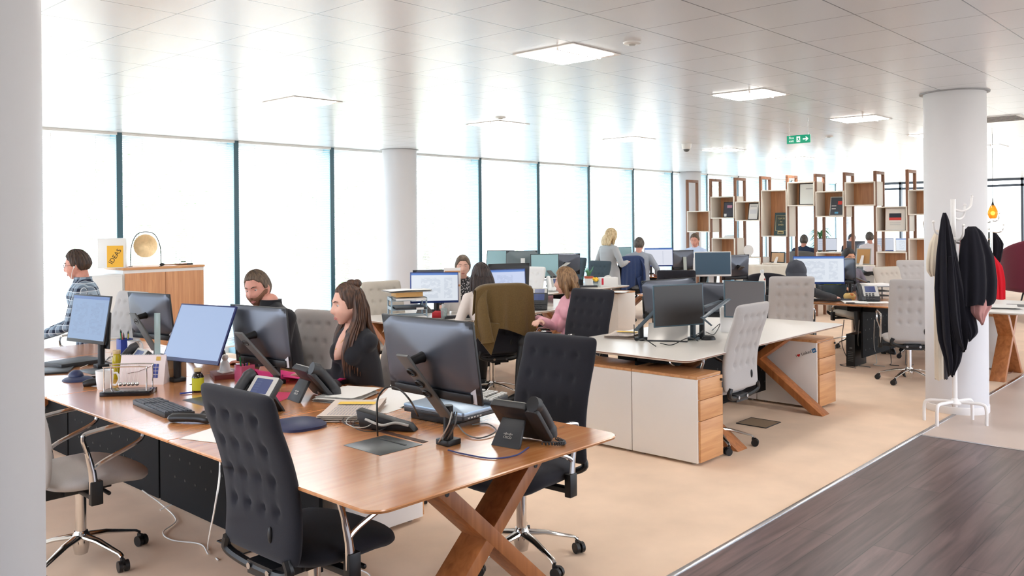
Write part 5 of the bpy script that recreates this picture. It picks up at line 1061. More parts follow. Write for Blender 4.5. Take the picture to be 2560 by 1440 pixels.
floorbox('square floor box in the carpet beside the light grey chair', 6.45, 3.25, 0); floorbox('square floor box under the front table', 2.35, 4.02, 0)
# things on the cabinet by the window
t = thing('gong', 'round brass gong hanging in a black wire arch', 'gong', (4.24, 9.45, 1.197), R(-42)); t.scale = (.76, .76, .76)
BRASS = mat('hammered_brass', (214, 184, 140), .35, metal=.6, bump=.6, bscale=40, var=.15, vscale=12)
GZ = .30; k = MB(); k.lathe([(.001, -.012), (.05, -.013), (.12, -.008), (.165, 0), (.17, .012), (.163, .012), (.12, .0), (.001, -.004)], 40, Matrix.Translation((0, 0, GZ)) @ Matrix.Rotation(R(90), 4, 'X')); k.build('disc', BRASS, t)
k = MB(); k.tube(arc_pts([(-.21, .05, .004), (-.215, 0, .02), (-.205, 0, .28), (-.13, 0, .46), (0, 0, .505), (.13, 0, .46), (.205, 0, .28), (.215, 0, .02), (.21, .05, .004)], 8), .006, 8); k.tube([(-.21, .05, .004), (-.215, -.08, .004)], .006, 6); k.tube([(.21, .05, .004), (.215, -.08, .004)], .006, 6); k.build('wire_arch', BLACKP, t)
k = MB(); k.tube([(-.09, 0, .455), (-.05, 0, .475)], .002, 5); k.tube([(.09, 0, GZ+.13), (.11, 0, .485)], .0015, 5); k.tube([(-.09, 0, GZ+.13), (-.11, 0, .485)], .0015, 5); k.build('cord', BLACKP, t)
t = thing('gong_mallet', 'gong mallet lying on the oak cabinet top', 'mallet', (4.42, 9.36, 1.21), R(5)); k = MB(); k.tube([(-.02, 0, 0), (.26, 0, 0)], .006, 8); k.build('handle', mat('mallet_wood', (150, 100, 70), .5), t); k = MB(); k.ball((-.04, 0, 0.005), (.03, .02, .016)); k.build('mallet_head', BLACKP, t)
t = thing('desk_ornament', 'small pendulum ornament on a black base, right end of the oak cabinet', 'ornament', (4.68, 9.45, 1.197)); k = MB(); k.box((0, 0, .008), (.17, .10, .016)); k.build('base', BLACKP, t, bevel=.002); k = MB(); [k.tube([(x, y, .016), (x, y, .17)], .002, 6) for x in (-.07, .07) for y in (-.04, .04)]; k.build('rail', CHROME, t); k = MB(); [k.ball((-.03+i*.012, 0, .035), .006, 10, 6) for i in range(5)]; k.build('balls', BLACKP, t)
t = thing('ideas_box', 'white box with a yellow panel reading IDEAS on the cabinet', 'box', (3.86, 9.42, 1.197), R(-30)); t.scale = (.8, .8, .8); k = MB(); k.box((0, .06, .2), (.34, .22, .40)); k.build('carton', WHITEPL, t, bevel=.003)
k = MB(); k.box((.045, -.0525, .155), (.2, .004, .29)); pl = k.build('yellow_panel', mat('ideas_yellow', (240, 184, 60), .6), t); text('lettering', 'IDEAS', .085, BLK, pl, frame_m((.045, -.0552, .155), (math.cos(R(58)), 0, math.sin(R(58))), (-math.sin(R(58)), 0, math.cos(R(58)))))
#@@SHELF
# ------------------------------------------------------------------ the display shelf that divides the room
SX = 14.3; t = thing('display_shelf', 'tall open room divider of cream boxes between walnut frames', 'shelf', (SX, 4.4, 0))
WAL = wood('walnut_frame', (112, 72, 50), (150, 102, 74), 'Z', 1, .5); BXC = mat('cream_box', (236, 228, 216), .5)
for i in range(10):
    y = 8.64-i*.502-4.4; k = MB(); a_, c_, tp = 0.0, .40, 2.44
    k.bb(a_, a_+.045, y-.022, y+.022, 0, tp-.05); k.bb(c_-.045, c_, y-.022, y+.022, 0, tp-.05); k.bb(a_, c_, y-.022, y+.022, tp-.05, tp); k.build('upright_frame', WAL, t, bevel=.002)
BXS = [(8.623, 8.139, 1.839, 1.438, 1), (8.116, 7.636, 2.10, 1.691, 1), (7.613, 7.133, 1.998, 1.642, 1), (7.105, 6.625, 2.186, 1.358, 1), (6.612, 6.128, 2.31, 1.891, 1), (6.108, 5.625, 2.133, 1.696, 1), (5.607, 5.114, 2.271, 1.873, 1), (5.101, 4.619, 1.853, 1.449, 1), (4.60, 4.12, 2.111, 1.711, 1),
       (8.099, 7.627, 1.33, .9, 1), (7.60, 7.13, .989, .70, 0), (7.10, 6.62, .892, .50, 1), (6.103, 5.63, 1.1, .639, 1), (5.60, 5.12, .90, .50, 0), (5.101, 4.626, 1.123, .70, 1), (4.60, 4.12, 1.341, .694, 1), (8.10, 7.63, .45, .1, 1), (6.60, 6.13, .62, .2, 0)]
for y0, y1, z1, z0, bk_ in BXS:
    y0 -= 4.4; y1 -= 4.4; k = MB(); th = .018; d0, d1 = -.03, .34
    k.bb(d0, d1, y1, y0, z1-th, z1); k.bb(d0, d1, y1, y0, z0, z0+th); k.bb(d0, d1, y1, y1+th, z0+th, z1-th); k.bb(d0, d1, y0-th, y0, z0+th, z1-th); bx = k.build('box', BXC, t, bevel=.002)
    if bk_: k = MB(); k.bb(d1-.012, d1-.001, y1+th, y0-th, z0+th, z1-th); k.build('back_board', OAKZ, bx)
def plaque(label, y, z, w, h, m, tiltd=8, rim=BLACKP, inner=None, name='picture_frame', back=False, x=SX+.10, yaw=0, cat='picture frame', deco=None):
    # stands on z, faces -X
    t = thing(name, label, cat, (x, y, z+.002), R(180+yaw)); M = Matrix.Rotation(R(-tiltd), 4, 'Y')
    k = MB(); k.box((0, 0, h/2), (.018, w, h), M); f_ = k.build('frame', rim, t, bevel=.002); s_ = 1
    if back: k = MB(); k.box((.0095, 0, h/2), (.003, w-.03, h-.03), M); k.build('backing', m, t); k = MB(); k.add([(.012, -.02, h*.55), (.012, .02, h*.55), (.10, .03, .0), (.10, -.03, .0), (.016, -.02, h*.56), (.016, .02, h*.56), (.104, .03, .002), (.104, -.03, .002)], [(0, 1, 2, 3), (7, 6, 5, 4), (0, 3, 7, 4), (1, 5, 6, 2), (3, 2, 6, 7), (0, 4, 5, 1)]); k.build('strut', CREAM, t); return t
    k = MB(); k.box((.0095, 0, h/2), (.002, w-.03, h-.03), M); p_ = k.build('sheet', m, t)
    if deco:
        for j, (dy, dz, dw, dh, dm) in enumerate(deco): k = MB(); k.box((.0112, -dy, dz), (.0015, dw, dh), M); k.build('print', dm, p_)
    return t
GLD = mat('gold_print', (214, 190, 130), .4); DGR = mat('plaque_green', (44, 66, 68), .4); INK = mat('ink_navy', (40, 44, 58), .6); REDP = mat('print_red', (225, 70, 60), .6); GRYP = mat('print_grey', (190, 190, 190), .7)
plaque('dark poster card with white and pink shapes in the second upper box', 7.80, 1.71, .25, .29, mat('dark_card', (50, 46, 58), .4), deco=[(0, .2, .10, .05, mat('print_pinkish', (190, 130, 150), .5)), (.08, .04, .05, .05, PAPER)])
plaque('framed white certificate in the third upper box', 7.33, 1.66, .20, .31, PAPER, 12, deco=[(0, .25, .12, .02, GRYP), (0, .15, .13, .08, mat('print_pale', (220, 220, 222), .7))])
pq = plaque('green award plaque with gold border in the tall box', 6.80, 1.376, .25, .41, DGR, 8, rim=DGR, deco=[(0, .22, .20, .27, GLD), (0, .22, .19, .26, DGR), (0, .05, .11, .05, GLD), (0, .05, .09, .035, INK)])
for i, s_ in enumerate(('TOP 20', 'IN', 'EMEA')): text('lettering', s_, .042, GLD, pq, Matrix.Rotation(R(-8), 4, 'Y') @ frame_m((.0122, 0, .30-i*.055), (0, 1, 0), (0, 0, 1)))
plaque('large pale framed certificate in the uppermost box', 6.30, 1.909, .30, .375, mat('pale_sheet', (232, 234, 230), .3), 3, rim=BLACKP, deco=[(-.03, .28, .12, .02, GRYP)])
plaque('tilted dark poster in a silver frame in the sixth upper box', 5.80, 1.714, .24, .33, mat('poster_dark', (52, 56, 66), .4), 12, rim=SILVERP, deco=[(-.05, .22, .07, .06, REDP), (.05, .17, .08, .012, PAPER), (.05, .12, .07, .012, PAPER), (.0, .05, .06, .03, mat('print_blue2', (90, 170, 210), .5))])
plaque('white certificate with black and red block in the lower box', 4.84, 1.467, .31, .355, mat('cert_white', (236, 230, 222), .5), 3, rim=CREAM, deco=[(0, .24, .19, .07, INK), (0, .185, .19, .045, REDP), (0, .12, .17, .008, GRYP), (0, .09, .17, .008, GRYP)])
plaque('small white card in the box beside the right column', 4.22, 1.73, .14, .20, PAPER, 5, rim=SILVERP)
plaque('picture frame seen from the back with cream strut, on the lower shelf', 6.86, .893, .26, .19, mat('mdf_back', (214, 178, 140), .7), 8, back=True, yaw=0, x=SX+.1)
plaque('tall picture frame seen from the back on the lower shelf, right one', 5.36, .90, .24, .27, mat('kraft_back', (196, 150, 96), .7), 10, back=True, rim=SILVERP, x=SX+.1)
plaque('small framed photo low between shelf and board', 6.70, .52, .15, .2, PAPER, 5)
t = thing('disc_ornament', 'round cream disc ornament on the low shelf', 'ornament', (SX+.1, 7.42, .991)); k = MB(); k.lathe([(.001, -.01), (.095, -.01), (.1, 0), (.095, .01), (.001, .01)], 32, Matrix.Translation((0, 0, .115)) @ Matrix.Rotation(R(90), 4, 'Y')); k.build('disc', CREAM, t); k = MB(); k.box((0, 0, .012), (.05, .08, .024)); k.build('stand', CREAM, t)
t = thing('desk_sign', 'white folded name card on top of the lower box', 'card', (SX+.05, 7.75, 1.331)); k = MB(); k.add([(-.04, -.12, 0), (.04, -.12, 0), (0, -.12, .05), (-.04, .12, 0), (.04, .12, 0), (0, .12, .05)], [(0, 1, 2), (3, 5, 4), (0, 3, 4, 1), (1, 4, 5, 2), (2, 5, 3, 0)]); k.build('card', PAPER, t)
t = thing('trophy', 'silver trophy cup on the shelf beside the right column', 'trophy', (SX+.1, 4.33, 1.342)); k = MB(); k.lathe([(.045, .0), (.045, .03), (.012, .04), (.01, .09), (.03, .11), (.075, .16), (.085, .23), (.08, .27), (.06, .28), (.015, .31), (.004, .33)], 28); k.build('cup', CHROME, t); k = MB(); k.lathe([(.06, 0), (.055, .03)], 20); k.build('base', BLACKP, t)
for i, yy in enumerate((6.42, 6.22)):
    t = thing('star_trophy', ['cream star trophy beside the hood, left one', 'cream star trophy beside the hood, right one'][i], 'trophy', (SX+.05, yy-.03, .622)); k = MB(); k.prism([((.06 if j % 2 == 0 else .026)*math.sin(PI*j/5), (.06 if j % 2 == 0 else .026)*math.cos(PI*j/5)+.24) for j in range(10)], -.01, .01, Matrix(((0, 0, 1, 0), (1, 0, 0, 0), (0, 1, 0, 0), (0, 0, 0, 1)))); k.build('star', CREAM, t, bevel=.002); k = MB(); k.lathe([(.05, 0), (.05, .02), (.012, .05), (.012, .2)], 16); k.build('stem', CREAM, t)
# textured board and low chair by the shelf
k = MB(); k.grid(lambda u, v: (0+.004*math.sin(u*38+3*math.sin(v*9)), (u-.5)*.78, .0+v*.98), 60, 30); o = k.build('textured_board', mat('embossed_cream', (222, 216, 202), .7, bump=1, bscale=30), loc=(12.13, 6.02, 0), rot=(0, 0, R(30)), solid=.03); tag(o, 'cream board with wavy relief between the tables and the shelf', 'screen')
def tub(label, x, y, face, m, sc=1.0):
    t = thing('tub_chair', label, 'chair', (x, y, 0), R(face-90))
    def f(a, c, g=0): th = R(200)*(a-.5)-PI/2; r_ = (.30-g*.06)*sc; hh = (.78*sc if True else 0)*(1-.32*abs(2*a-1)**2.2); return (r_*math.cos(th)*(1+.12*c), r_*math.sin(th)*(1+.2*c), .36*sc+(hh-.0)*c*.75)
    k = MB(); k.grid(f, 30, 14); k.build('shell', m, t, solid=.05, smooth=80)
    k = MB(); k.loft([[(x_, y_, z) for x_, y_ in rrect(-.25*sc+e, .25*sc-e, -.24*sc+e, .26*sc-e, .12*sc)] for e, z in ((.03, .34*sc), (0, .37*sc), (0, .43*sc), (.03, .46*sc))]); k.build('seat', m, t)
    for i in range(4): a = PI/4+i*PI/2; k = MB(); k.tube([(.14*math.cos(a), .14*math.sin(a), .34*sc), (.26*math.cos(a), .26*math.sin(a), 0)], [.014, .01], 8); k.build('leg', BLACKP, t)
    return t
tub('small black tub chair with rounded back before the cream board', 10.72, 5.22, 215, DCHAR, .98)
p = deep(2584, 700, 13.6); tub('maroon armchair at the right edge of the room', p.x, p.y, 40, mat('maroon_fabric', (98, 24, 46), .9, bump=.4, bscale=600, sheen=.2), 1.42)
t = thing('potted_plant', 'leafy green dracaena plant beyond the display shelf', 'plant', (18.6, 7.85, 0)); k = MB(); k.lathe([(.13, 0), (.17, .3), (.15, .3), (.001, .28)], 20); k.build('pot', WHITEPL, t); k = MB(); k.tube([(0, 0, .28), (.02, 0, .8), (0, 0, 1.35)], [.02, .018, .014], 8); k.build('stem', mat('stem_brown', (110, 86, 60), .8), t); k = MB(); rn = random.Random(3)
for i in range(90):
    a = rn.uniform(0, 2*PI); h = rn.uniform(.75, 1.38); L = rn.uniform(.22, .38); d = Vector((math.cos(a), math.sin(a), 0)); k.tube([Vector((0, 0, h)), Vector((0, 0, h+.10))+d*L*.45, Vector((0, 0, h+.02-rn.uniform(0, .12)))+d*L], [.012, .018, .002], 4, .15)
k.build('leaves', mat('leaf_green', (60, 120, 70), .5), t)
#@@STANDS
# ------------------------------------------------------------------ coat stands
WHM = mat('white_metal', (238, 234, 232), .35)
def coat_stand(label, x, y, rz, m, H=1.80, hooks=None):
    t = thing('coat_stand', label, 'coat stand', (x, y, 0), R(rz))
    k = MB(); k.cyl((0, 0, .13), (0, 0, H), .02); k.build('pole', m, t); k = MB(); k.lathe([(.045, .15), (.05, .16), (.03, .185), (.02, .2)], 20); k.build('collar', m, t)
    for sx, sy in ((1, 1), (1, -1), (-1, 1), (-1, -1)): k = MB(); k.tube(arc_pts([(0, 0, .17), (sx*.05, sy*.09, .17), (sx*.09, sy*.17, .165), (sx*.105, sy*.195, .13), (sx*.105, sy*.197, .0)], 6), .013, 10); k.build('leg', m, t)
    for a, z in hooks:
        d = Vector((math.cos(R(a)), math.sin(R(a)), 0)); k = MB(); k.tube(arc_pts([Vector((0, 0, z)), d*.08+Vector((0, 0, z-.015)), d*.145+Vector((0, 0, z+.02)), d*.16+Vector((0, 0, z+.10))], 6), [.009]*19, 8); k.ball(d*.16+Vector((0, 0, z+.10)), .012, 10, 8); k.build('hook', m, t)
    return t
q = deep(2387, 1000, 6.90); stx, sty = q.x, q.y
coat_stand('white metal coat stand with dark clothes in front of the right column', stx, sty, 42.7, WHM, 1.80, [(-90+5, 1.72), (-60, 1.655), (-88, 1.46), (90, 1.52), (120, 1.30), (180, 1.49), (-120, 1.05)])
k = MB(); k.cyl((0, 0, 0), (.0, -.12, .0), .009, n=10); k.ball((0, -.12, 0), .014, 10, 8)
def drape(name, label, rings, m, folds=7, amp=.22, cat='coat', seed=1, thin=.6, parent=None, n=64):
    rn = random.Random(seed); ph = [rn.uniform(0, 6) for _ in range(4)]; k = MB(); R_ = []; N = 26
    P = [Vector(r_[0]) for r_ in rings]; C = arc_pts(P, 5); m_ = len(C)
    for i, c in enumerate(C):
        f = i/(m_-1)*(len(rings)-1); q = int(min(f, len(rings)-2)); u = f-q; wx = rings[q][1]*(1-u)+rings[q+1][1]*u; wy = rings[q][2]*(1-u)+rings[q+1][2]*u; am = amp*min(1, .25+i/m_*1.2)
        R_.append([c+RT*(math.cos(a)*wx*(1+am*.5*math.sin(folds*a+ph[0]+i*.05)))+FW*(math.sin(a)*wy*(1+am*1.6*math.sin(folds*a+ph[1]-i*.03)+am*math.sin((folds*2+1)*a+ph[2])))+Vector((0, 0, (.02*am*math.sin(3*a+ph[3])+.05*amp*math.sin(folds*a+ph[0])*(i == m_-1)))) for a in [2*PI*j/n for j in range(n)]])
    k.loft(R_); o = k.build(name, m, parent, smooth=70)
    if not parent: tag(o, label, cat)
    return o
BLKC = mat('black_navy_cloth', (24, 23, 31), .95, bump=.5, bscale=300, spec=.2, sheen=.1); PINKC = mat('dusty_pink_cloth', (196, 142, 138), .9, bump=.4, bscale=300); CRMC = mat('cream_cloth', (222, 208, 188), .9, bump=.4, bscale=200); REDC = mat('red_cloth', (215, 24, 44), .9, bump=.4, bscale=200); GRYC = mat('dark_grey_cloth', (70, 68, 72), .9)
def dp(x, y, Z=6.78): return deep(x, y, Z)
drape('scarf', 'long black scarf hanging in points on the left of the coat stand', [(dp(2361, 532), .012, .012), (dp(2363, 560), .035, .03), (dp(2367, 640), .075, .05), (dp(2372, 720), .10, .055), (dp(2376, 800), .095, .055), (dp(2378, 850), .085, .05), (dp(2382, 900), .055, .035), (dp(2378, 936), .022, .02)], BLKC, 6, .30, 'scarf', 3)
drape('scarf', 'black pointed flap of cloth fanning out right over the long scarf', [(dp(2378, 640, 6.74), .02, .03), (dp(2385, 720, 6.74), .06, .045), (dp(2392, 800, 6.74), .07, .05), (dp(2400, 850, 6.74), .05, .04), (dp(2408, 876, 6.74), .012, .02)], BLKC, 5, .3, 'scarf', 23)
drape('coat', 'black blazer hanging by its collar on the right hook of the coat stand', [(dp(2430, 566, 6.8), .03, .02), (dp(2432, 585, 6.8), .08, .05), (dp(2440, 640, 6.8), .13, .07), (dp(2443, 700, 6.8), .145, .075), (dp(2442, 745, 6.8), .14, .075), (dp(2438, 762, 6.8), .125, .07)], BLKC, 5, .16, 'coat', 5)
drape('scarf', 'black strip of cloth hanging below the blazer to a point', [(dp(2412, 740, 6.84), .055, .03), (dp(2420, 790, 6.84), .06, .03), (dp(2430, 830, 6.84), .045, .025), (dp(2424, 852, 6.84), .008, .01)], BLKC, 4, .15, 'scarf', 8)
drape('shirt', 'dusty pink shirt sleeve hanging out under the black blazer', [(dp(2450, 735, 6.80), .07, .04), (dp(2452, 765, 6.80), .08, .045), (dp(2448, 785, 6.80), .055, .04), (dp(2456, 810, 6.80), .008, .01)], PINKC, 4, .2, 'shirt', 9)
drape('cardigan', 'dusty pink strip of clothing between the black garments', [(dp(2404, 600, 6.9), .012, .02), (dp(2404, 650, 6.9), .022, .02), (dp(2405, 700, 6.9), .02, .02)], PINKC, 3, .1, 'clothing', 10)
drape('bag', 'cream tote bag hanging behind the black scarf', [(dp(2343, 575, 7.0), .01, .01), (dp(2334, 610, 7.0), .035, .03), (dp(2331, 650, 7.0), .05, .04), (dp(2330, 675, 7.0), .045, .035), (dp(2332, 690, 7.0), .02, .02)], CRMC, 5, .12, 'bag', 12)
drape('coat', 'pale beige coat hanging low behind the black scarf', [(dp(2345, 690, 7.02), .03, .02), (dp(2350, 780, 7.02), .05, .03), (dp(2352, 880, 7.02), .05, .03), (dp(2352, 948, 7.02), .045, .03)], CRMC, 4, .12, 'coat', 13)
drape('umbrella', 'folded dark umbrella hanging below the black scarf', [(dp(2364, 840, 6.88), .02, .02), (dp(2365, 900, 6.88), .018, .018), (dp(2365, 948, 6.88), .014, .014)], GRYC, 5, .1, 'umbrella', 14)
q = deep(2480, 800, 12.6)
coat_stand('silver metal coat stand behind the column with a red coat', q.x, q.y, 20, CHROME, 1.72, [(-50, 1.62), (130, 1.60), (20, 1.50), (-90, 1.45), (90, 1.35)])
drape('coat', 'bright red coat on the silver coat stand', [(deep(2478, 640, 12.4), .04, .04), (deep(2486, 665, 12.4), .10, .08), (deep(2492, 700, 12.4), .10, .08), (deep(2494, 748, 12.4), .09, .08)], REDC, 5, .2, 'coat', 15)
drape('coat', 'black jacket above the red coat on the silver stand', [(deep(2480, 580, 12.7), .05, .05), (deep(2488, 610, 12.7), .11, .07), (deep(2484, 655, 12.7), .09, .07)], BLKC, 5, .2, 'coat', 16)
t = thing('pendant_lamp', 'amber glass teardrop pendant lamp hanging right of the column', 'lamp', deep(2482, 527, 11.0))
k = MB(); k.lathe([(.004, .09), (.03, .06), (.055, 0), (.06, -.04), (.045, -.09), (.03, -.10)], 28); k.build('glass_shade', mixmat('amber_glass', (236, 170, 60), .5, .1), t); k = MB(); k.ball((0, 0, -.03), .025); k.build('bulb', mat('bulb_glow', (255, 236, 200), .5, emit=8), t); k = MB(); k.lathe([(.022, .06), (.006, .12), (.005, .16)], 16); k.cyl((0, 0, .15), (0, 0, CEIL-t.location.z), .0025, n=6); k.build('cord_cap', BLACKP, t)
p = deep(2520, 655, 14.5); bench('white_bench_table', 'far desk with a blue edge at the right side of the room', p.x-.3, p.x+1.8, p.y-1.2, p.y+.3, 'X', TOPWH, EDGEW, [('X', p.x, p.y-1.0, p.y-.2)], False, (1, 1, 1, 1))
sheet('paper_stack', 'white papers on the right hand table behind the column', *at(2500, 768, DZ)[:2], 20, .42, .3, n=5, cat='papers')
sheet('notebook', 'thin black folder on the right hand table', *at(2545, 764, DZ)[:2], 10, .3, .22, BLACKP, cat='folder')
cable('thin brown cable drooping to the floor under the right hand table', [at(2510, 800, .5), at(2530, 860, .25), at(2548, 900, .1), at(2530, 930, .01), at(2500, 935, .008)], .005, mat('cable_brown', (110, 70, 54), .5))
box_thing('printer_stand', 'far wooden table beyond the display shelf', 'table', 19.7, 7.4, 0, 1.4, 3.2, .72, 0, TOPWH, .01)
# jackets over chairs
def jacket(label, x, y, face, m, Lb=.42, Wd=.27, seed=1, sleeve=1, z1=1.075, sd=-1):
    t = thing('jacket', label, 'jacket', (x, y, 0), R(face-90)); rn = random.Random(seed); a1, a2 = rn.uniform(0, 6), rn.uniform(0, 6)
    def f(u, v):      # u across, v: front bottom -> over the top -> back bottom
        s_ = (u-.5)*2; w_ = Wd*(1+.16*abs(v-.22)*1.2); x_ = s_*w_
        if v < .2: q = (.2-v)/.2; z_ = z1-.22*q; y_ = .035
        elif v < .3: a = (v-.2)/.1*PI; y_ = .04*math.cos(a); z_ = z1+.018*math.sin(a)
        else: q = (v-.3)/.7; z_ = z1-Lb*q*(1+.10*math.sin(s_*2.2+a1)+.12*abs(s_)**2); y_ = -.045-.05*q+(.022*math.sin(s_*9+a2+q)+.014*math.sin(s_*19+a1))*q*(.4+.6*ss(-.2, .8, s_*sd))
        dr = .05*abs(s_)**6; yb = -.06*(1-abs((z_-.75)/.4))
        return (x_, y_+.0+.10*(z1-z_)-.018, z_-dr)
    k = MB(); k.grid(f, 48, 60); k.build('cloth', m, t, solid=.006, smooth=80)
    for s_ in (sd,):
        k = MB(); k.tube(arc_pts([(s_*(Wd-.09), -.03, z1-.01), (s_*(Wd-.04), -.075, z1-.14), (s_*(Wd-.05), -.11, z1-.32), (s_*(Wd-.08), -.12, z1-.50)], 6), [.03+.004*i-.0012*max(0, i-8)*3+.002*math.sin(i*1.1) for i in range(19)], 14, .45); k.build('sleeve', m, t, smooth=70)
    k = MB(); k.add([(sd*(Wd-a_), b_+o_, z1-c_) for o_ in (0, .02) for a_, b_, c_ in ((-.03, -.07, .30), (.21, -.10, .34), (.12, -.11, .62), (.0, -.09, .46))], [(0, 1, 2, 3), (7, 6, 5, 4), (0, 4, 5, 1), (1, 5, 6, 2), (2, 6, 7, 3), (3, 7, 4, 0)]); k.build('hanging_corner', m, t, bevel=.008); return t
OLV = mat('olive_corduroy', (104, 82, 44), .95, bump=.8, bscale=250, var=.1, vscale=90, sheen=.25); NVY = mat('navy_cloth', (34, 54, 96), .9, bump=.4, bscale=250, var=.08, vscale=30, sheen=.1)
jacket('olive brown corduroy jacket draped over the chair in the middle', 5.69, 5.37, 63, OLV, seed=2)
jacket('navy blue jacket draped over the chair of the man in grey', 11.54, 8.03, 80, NVY, Lb=.50, Wd=.25, seed=5, sd=1)
#@@PEOPLE
def sit(label, px, py, Z, face, skin, shirt, hairm, dy=.06, hr=(0, 0, 0), hands=None, hworld=None, sx=0.0, **kw):
    H = deep(px, py, Z); ca, sa = math.cos(R(face-90)), math.sin(R(face-90)); hx, hy = sx, dy
    loc = (H.x-(ca*hx-sa*hy), H.y-(sa*hx+ca*hy), 0)
    if hworld:
        hands = []
        for q in hworld: d = Vector(q)-Vector(loc); hands.append((ca*d.x+sa*d.y, -sa*d.x+ca*d.y, q[2]))
    return person(label, loc, face, skin, shirt, hairm, head=(hx, hy, H.z), head_rot=hr, hands=hands, **kw)
BRN = hair_mat('hair_brown', (38, 26, 20), (74, 52, 38)); DBR = hair_mat('hair_dark_brown', (30, 22, 22), (62, 46, 42)); LBR = hair_mat('hair_light_brown', (108, 78, 50), (164, 128, 90)); BLD = hair_mat('hair_blonde', (176, 146, 104), (226, 204, 164)); BLKH = hair_mat('hair_black', (14, 12, 14), (34, 30, 32)); SHORTB = hair_mat('hair_short_brown', (70, 54, 42), (112, 92, 72)); LONGB = hair_mat('hair_chestnut', (44, 28, 22), (96, 64, 44)); GRH = hair_mat('hair_greying', (58, 50, 46), (104, 94, 86))
BLKT = mat('black_knit', (22, 22, 28), .92, bump=.3, bscale=400, sheen=.1); NAVT = mat('dark_navy_knit', (26, 28, 40), .92, bump=.3, bscale=400); CRMB = mat('cream_blouse', (236, 224, 216), .8, bump=.2, bscale=100); PNK = mat('pink_jumper', (238, 178, 190), .9, bump=.3, bscale=300); GRYK = mat('grey_knit', (172, 174, 176), .95, bump=.4, bscale=200); GRYS = mat('grey_shirt', (150, 156, 166), .85); BLUS = mat('light_blue_shirt', (190, 206, 232), .8, bump=.1, bscale=60); CARD2 = mat('grey_cardigan', (112, 106, 116), .95, bump=.4, bscale=300); WHS = mat('white_shirt', (234, 226, 228), .8); NAVS = mat('navy_shirt', (36, 50, 76), .85); DOT = dots_mat('dotted_top', (20, 20, 24), (200, 200, 200), 90, .22)
def short(k, M): hair_cap(k, M, .008, noise=.0016, front=.072, side=-.005, back=-.06)
def tf(M, pts): return [M @ Vector(p) for p in pts]
def short_full(k, M): hair_cap(k, M, .012, noise=.002, front=.068, side=-.008, back=-.05)
def hair_black_top(k, M):
    hair_cap(k, M, .010, noise=.0014, back=-.10, side=-.02, front=.078); k.ball(tuple(M @ Vector((.008, -.035, .122))), (.03, .03, .022)); k.ball(tuple(M @ Vector((-.012, -.060, .116))), (.028, .028, .026))
    P = []; rn = random.Random(4)
    for s_ in (-1, 1):
        for j in range(7):
            f = j/6; o = rn.uniform(-.006, .006); e = rn.uniform(-.03, .03)
            P.append((tf(M, [(s_*(.050+.012*f), -.055+.035*f, .085-.01*f), (s_*(.074+.006*f), -.06+.05*f, .02), (s_*(.076+.012*f), -.055+.055*f, -.07), (s_*(.082+.012*f+o), -.03+.085*f, -.17), (s_*(.080+.02*(1-f)+o), .0+.085*f, -.27), (s_*(.07+.035*(1-f)+o), .01+.08*f, -.37+e)]), [.014, .019, .022, .022, .018, .003]))
    for j in range(6): x = -.06+.024*j; P.append((tf(M, [(x*.7, -.08+abs(x)*.3, .07), (x, -.105+abs(x)*.4, -.03), (x*1.1, -.10+abs(x)*.3, -.12), (x*1.3, -.115, -.24), (x*1.3, -.12, -.34+abs(x)*.5)]), [.018, .026, .028, .026, .006]))
    locks(k, P, 0)
def hair_long_back(k, M):
    hair_cap(k, M, .018, noise=.002, back=-.11, side=-.10, front=.068)
    locks(k, [(tf(M, [(x, -.07+abs(x)*.6, .05), (x*1.25, -.11+abs(x)*.5, -.04), (x*1.4, -.115+abs(x)*.3, -.14), (x*1.2, -.12, -.22-.05*(1-abs(x)*9))]), [.03, .04, .04, .012]) for x in (-.055, -.03, 0, .03, .055)]+[(tf(M, [(s_*.06, .0, .06), (s_*.082, .0, -.02), (s_*.088, -.02, -.12), (s_*.07, -.04, -.20)]), [.02, .03, .03, .01]) for s_ in (-1, 1)], 0)
def hair_bob(k, M):
    hair_cap(k, M, .018, noise=.002, back=-.11, side=-.10, front=.066)
    locks(k, [(tf(M, [(x, -.065+abs(x)*.5, .05), (x*1.25, -.10+abs(x)*.4, -.04), (x*1.35, -.10+abs(x)*.3, -.115), (x*1.3, -.09+abs(x)*.3, -.15)]), [.028, .038, .036, .02]) for x in (-.055, -.03, 0, .03, .055)]+[(tf(M, [(s_*.06, .0, .06), (s_*.085, .0, -.02), (s_*.09, -.01, -.10), (s_*.085, -.01, -.14)]), [.02, .03, .032, .016]) for s_ in (-1, 1)], 0)
def hair_tied(k, M): hair_cap(k, M, .011, noise=.0012, front=.064); locks(k, [(tf(M, [(0, -.09, .03), (0, -.12, 0), (.02, -.12, -.08), (.05, -.07, -.18)]), [.02, .03, .028, .01])], 0)
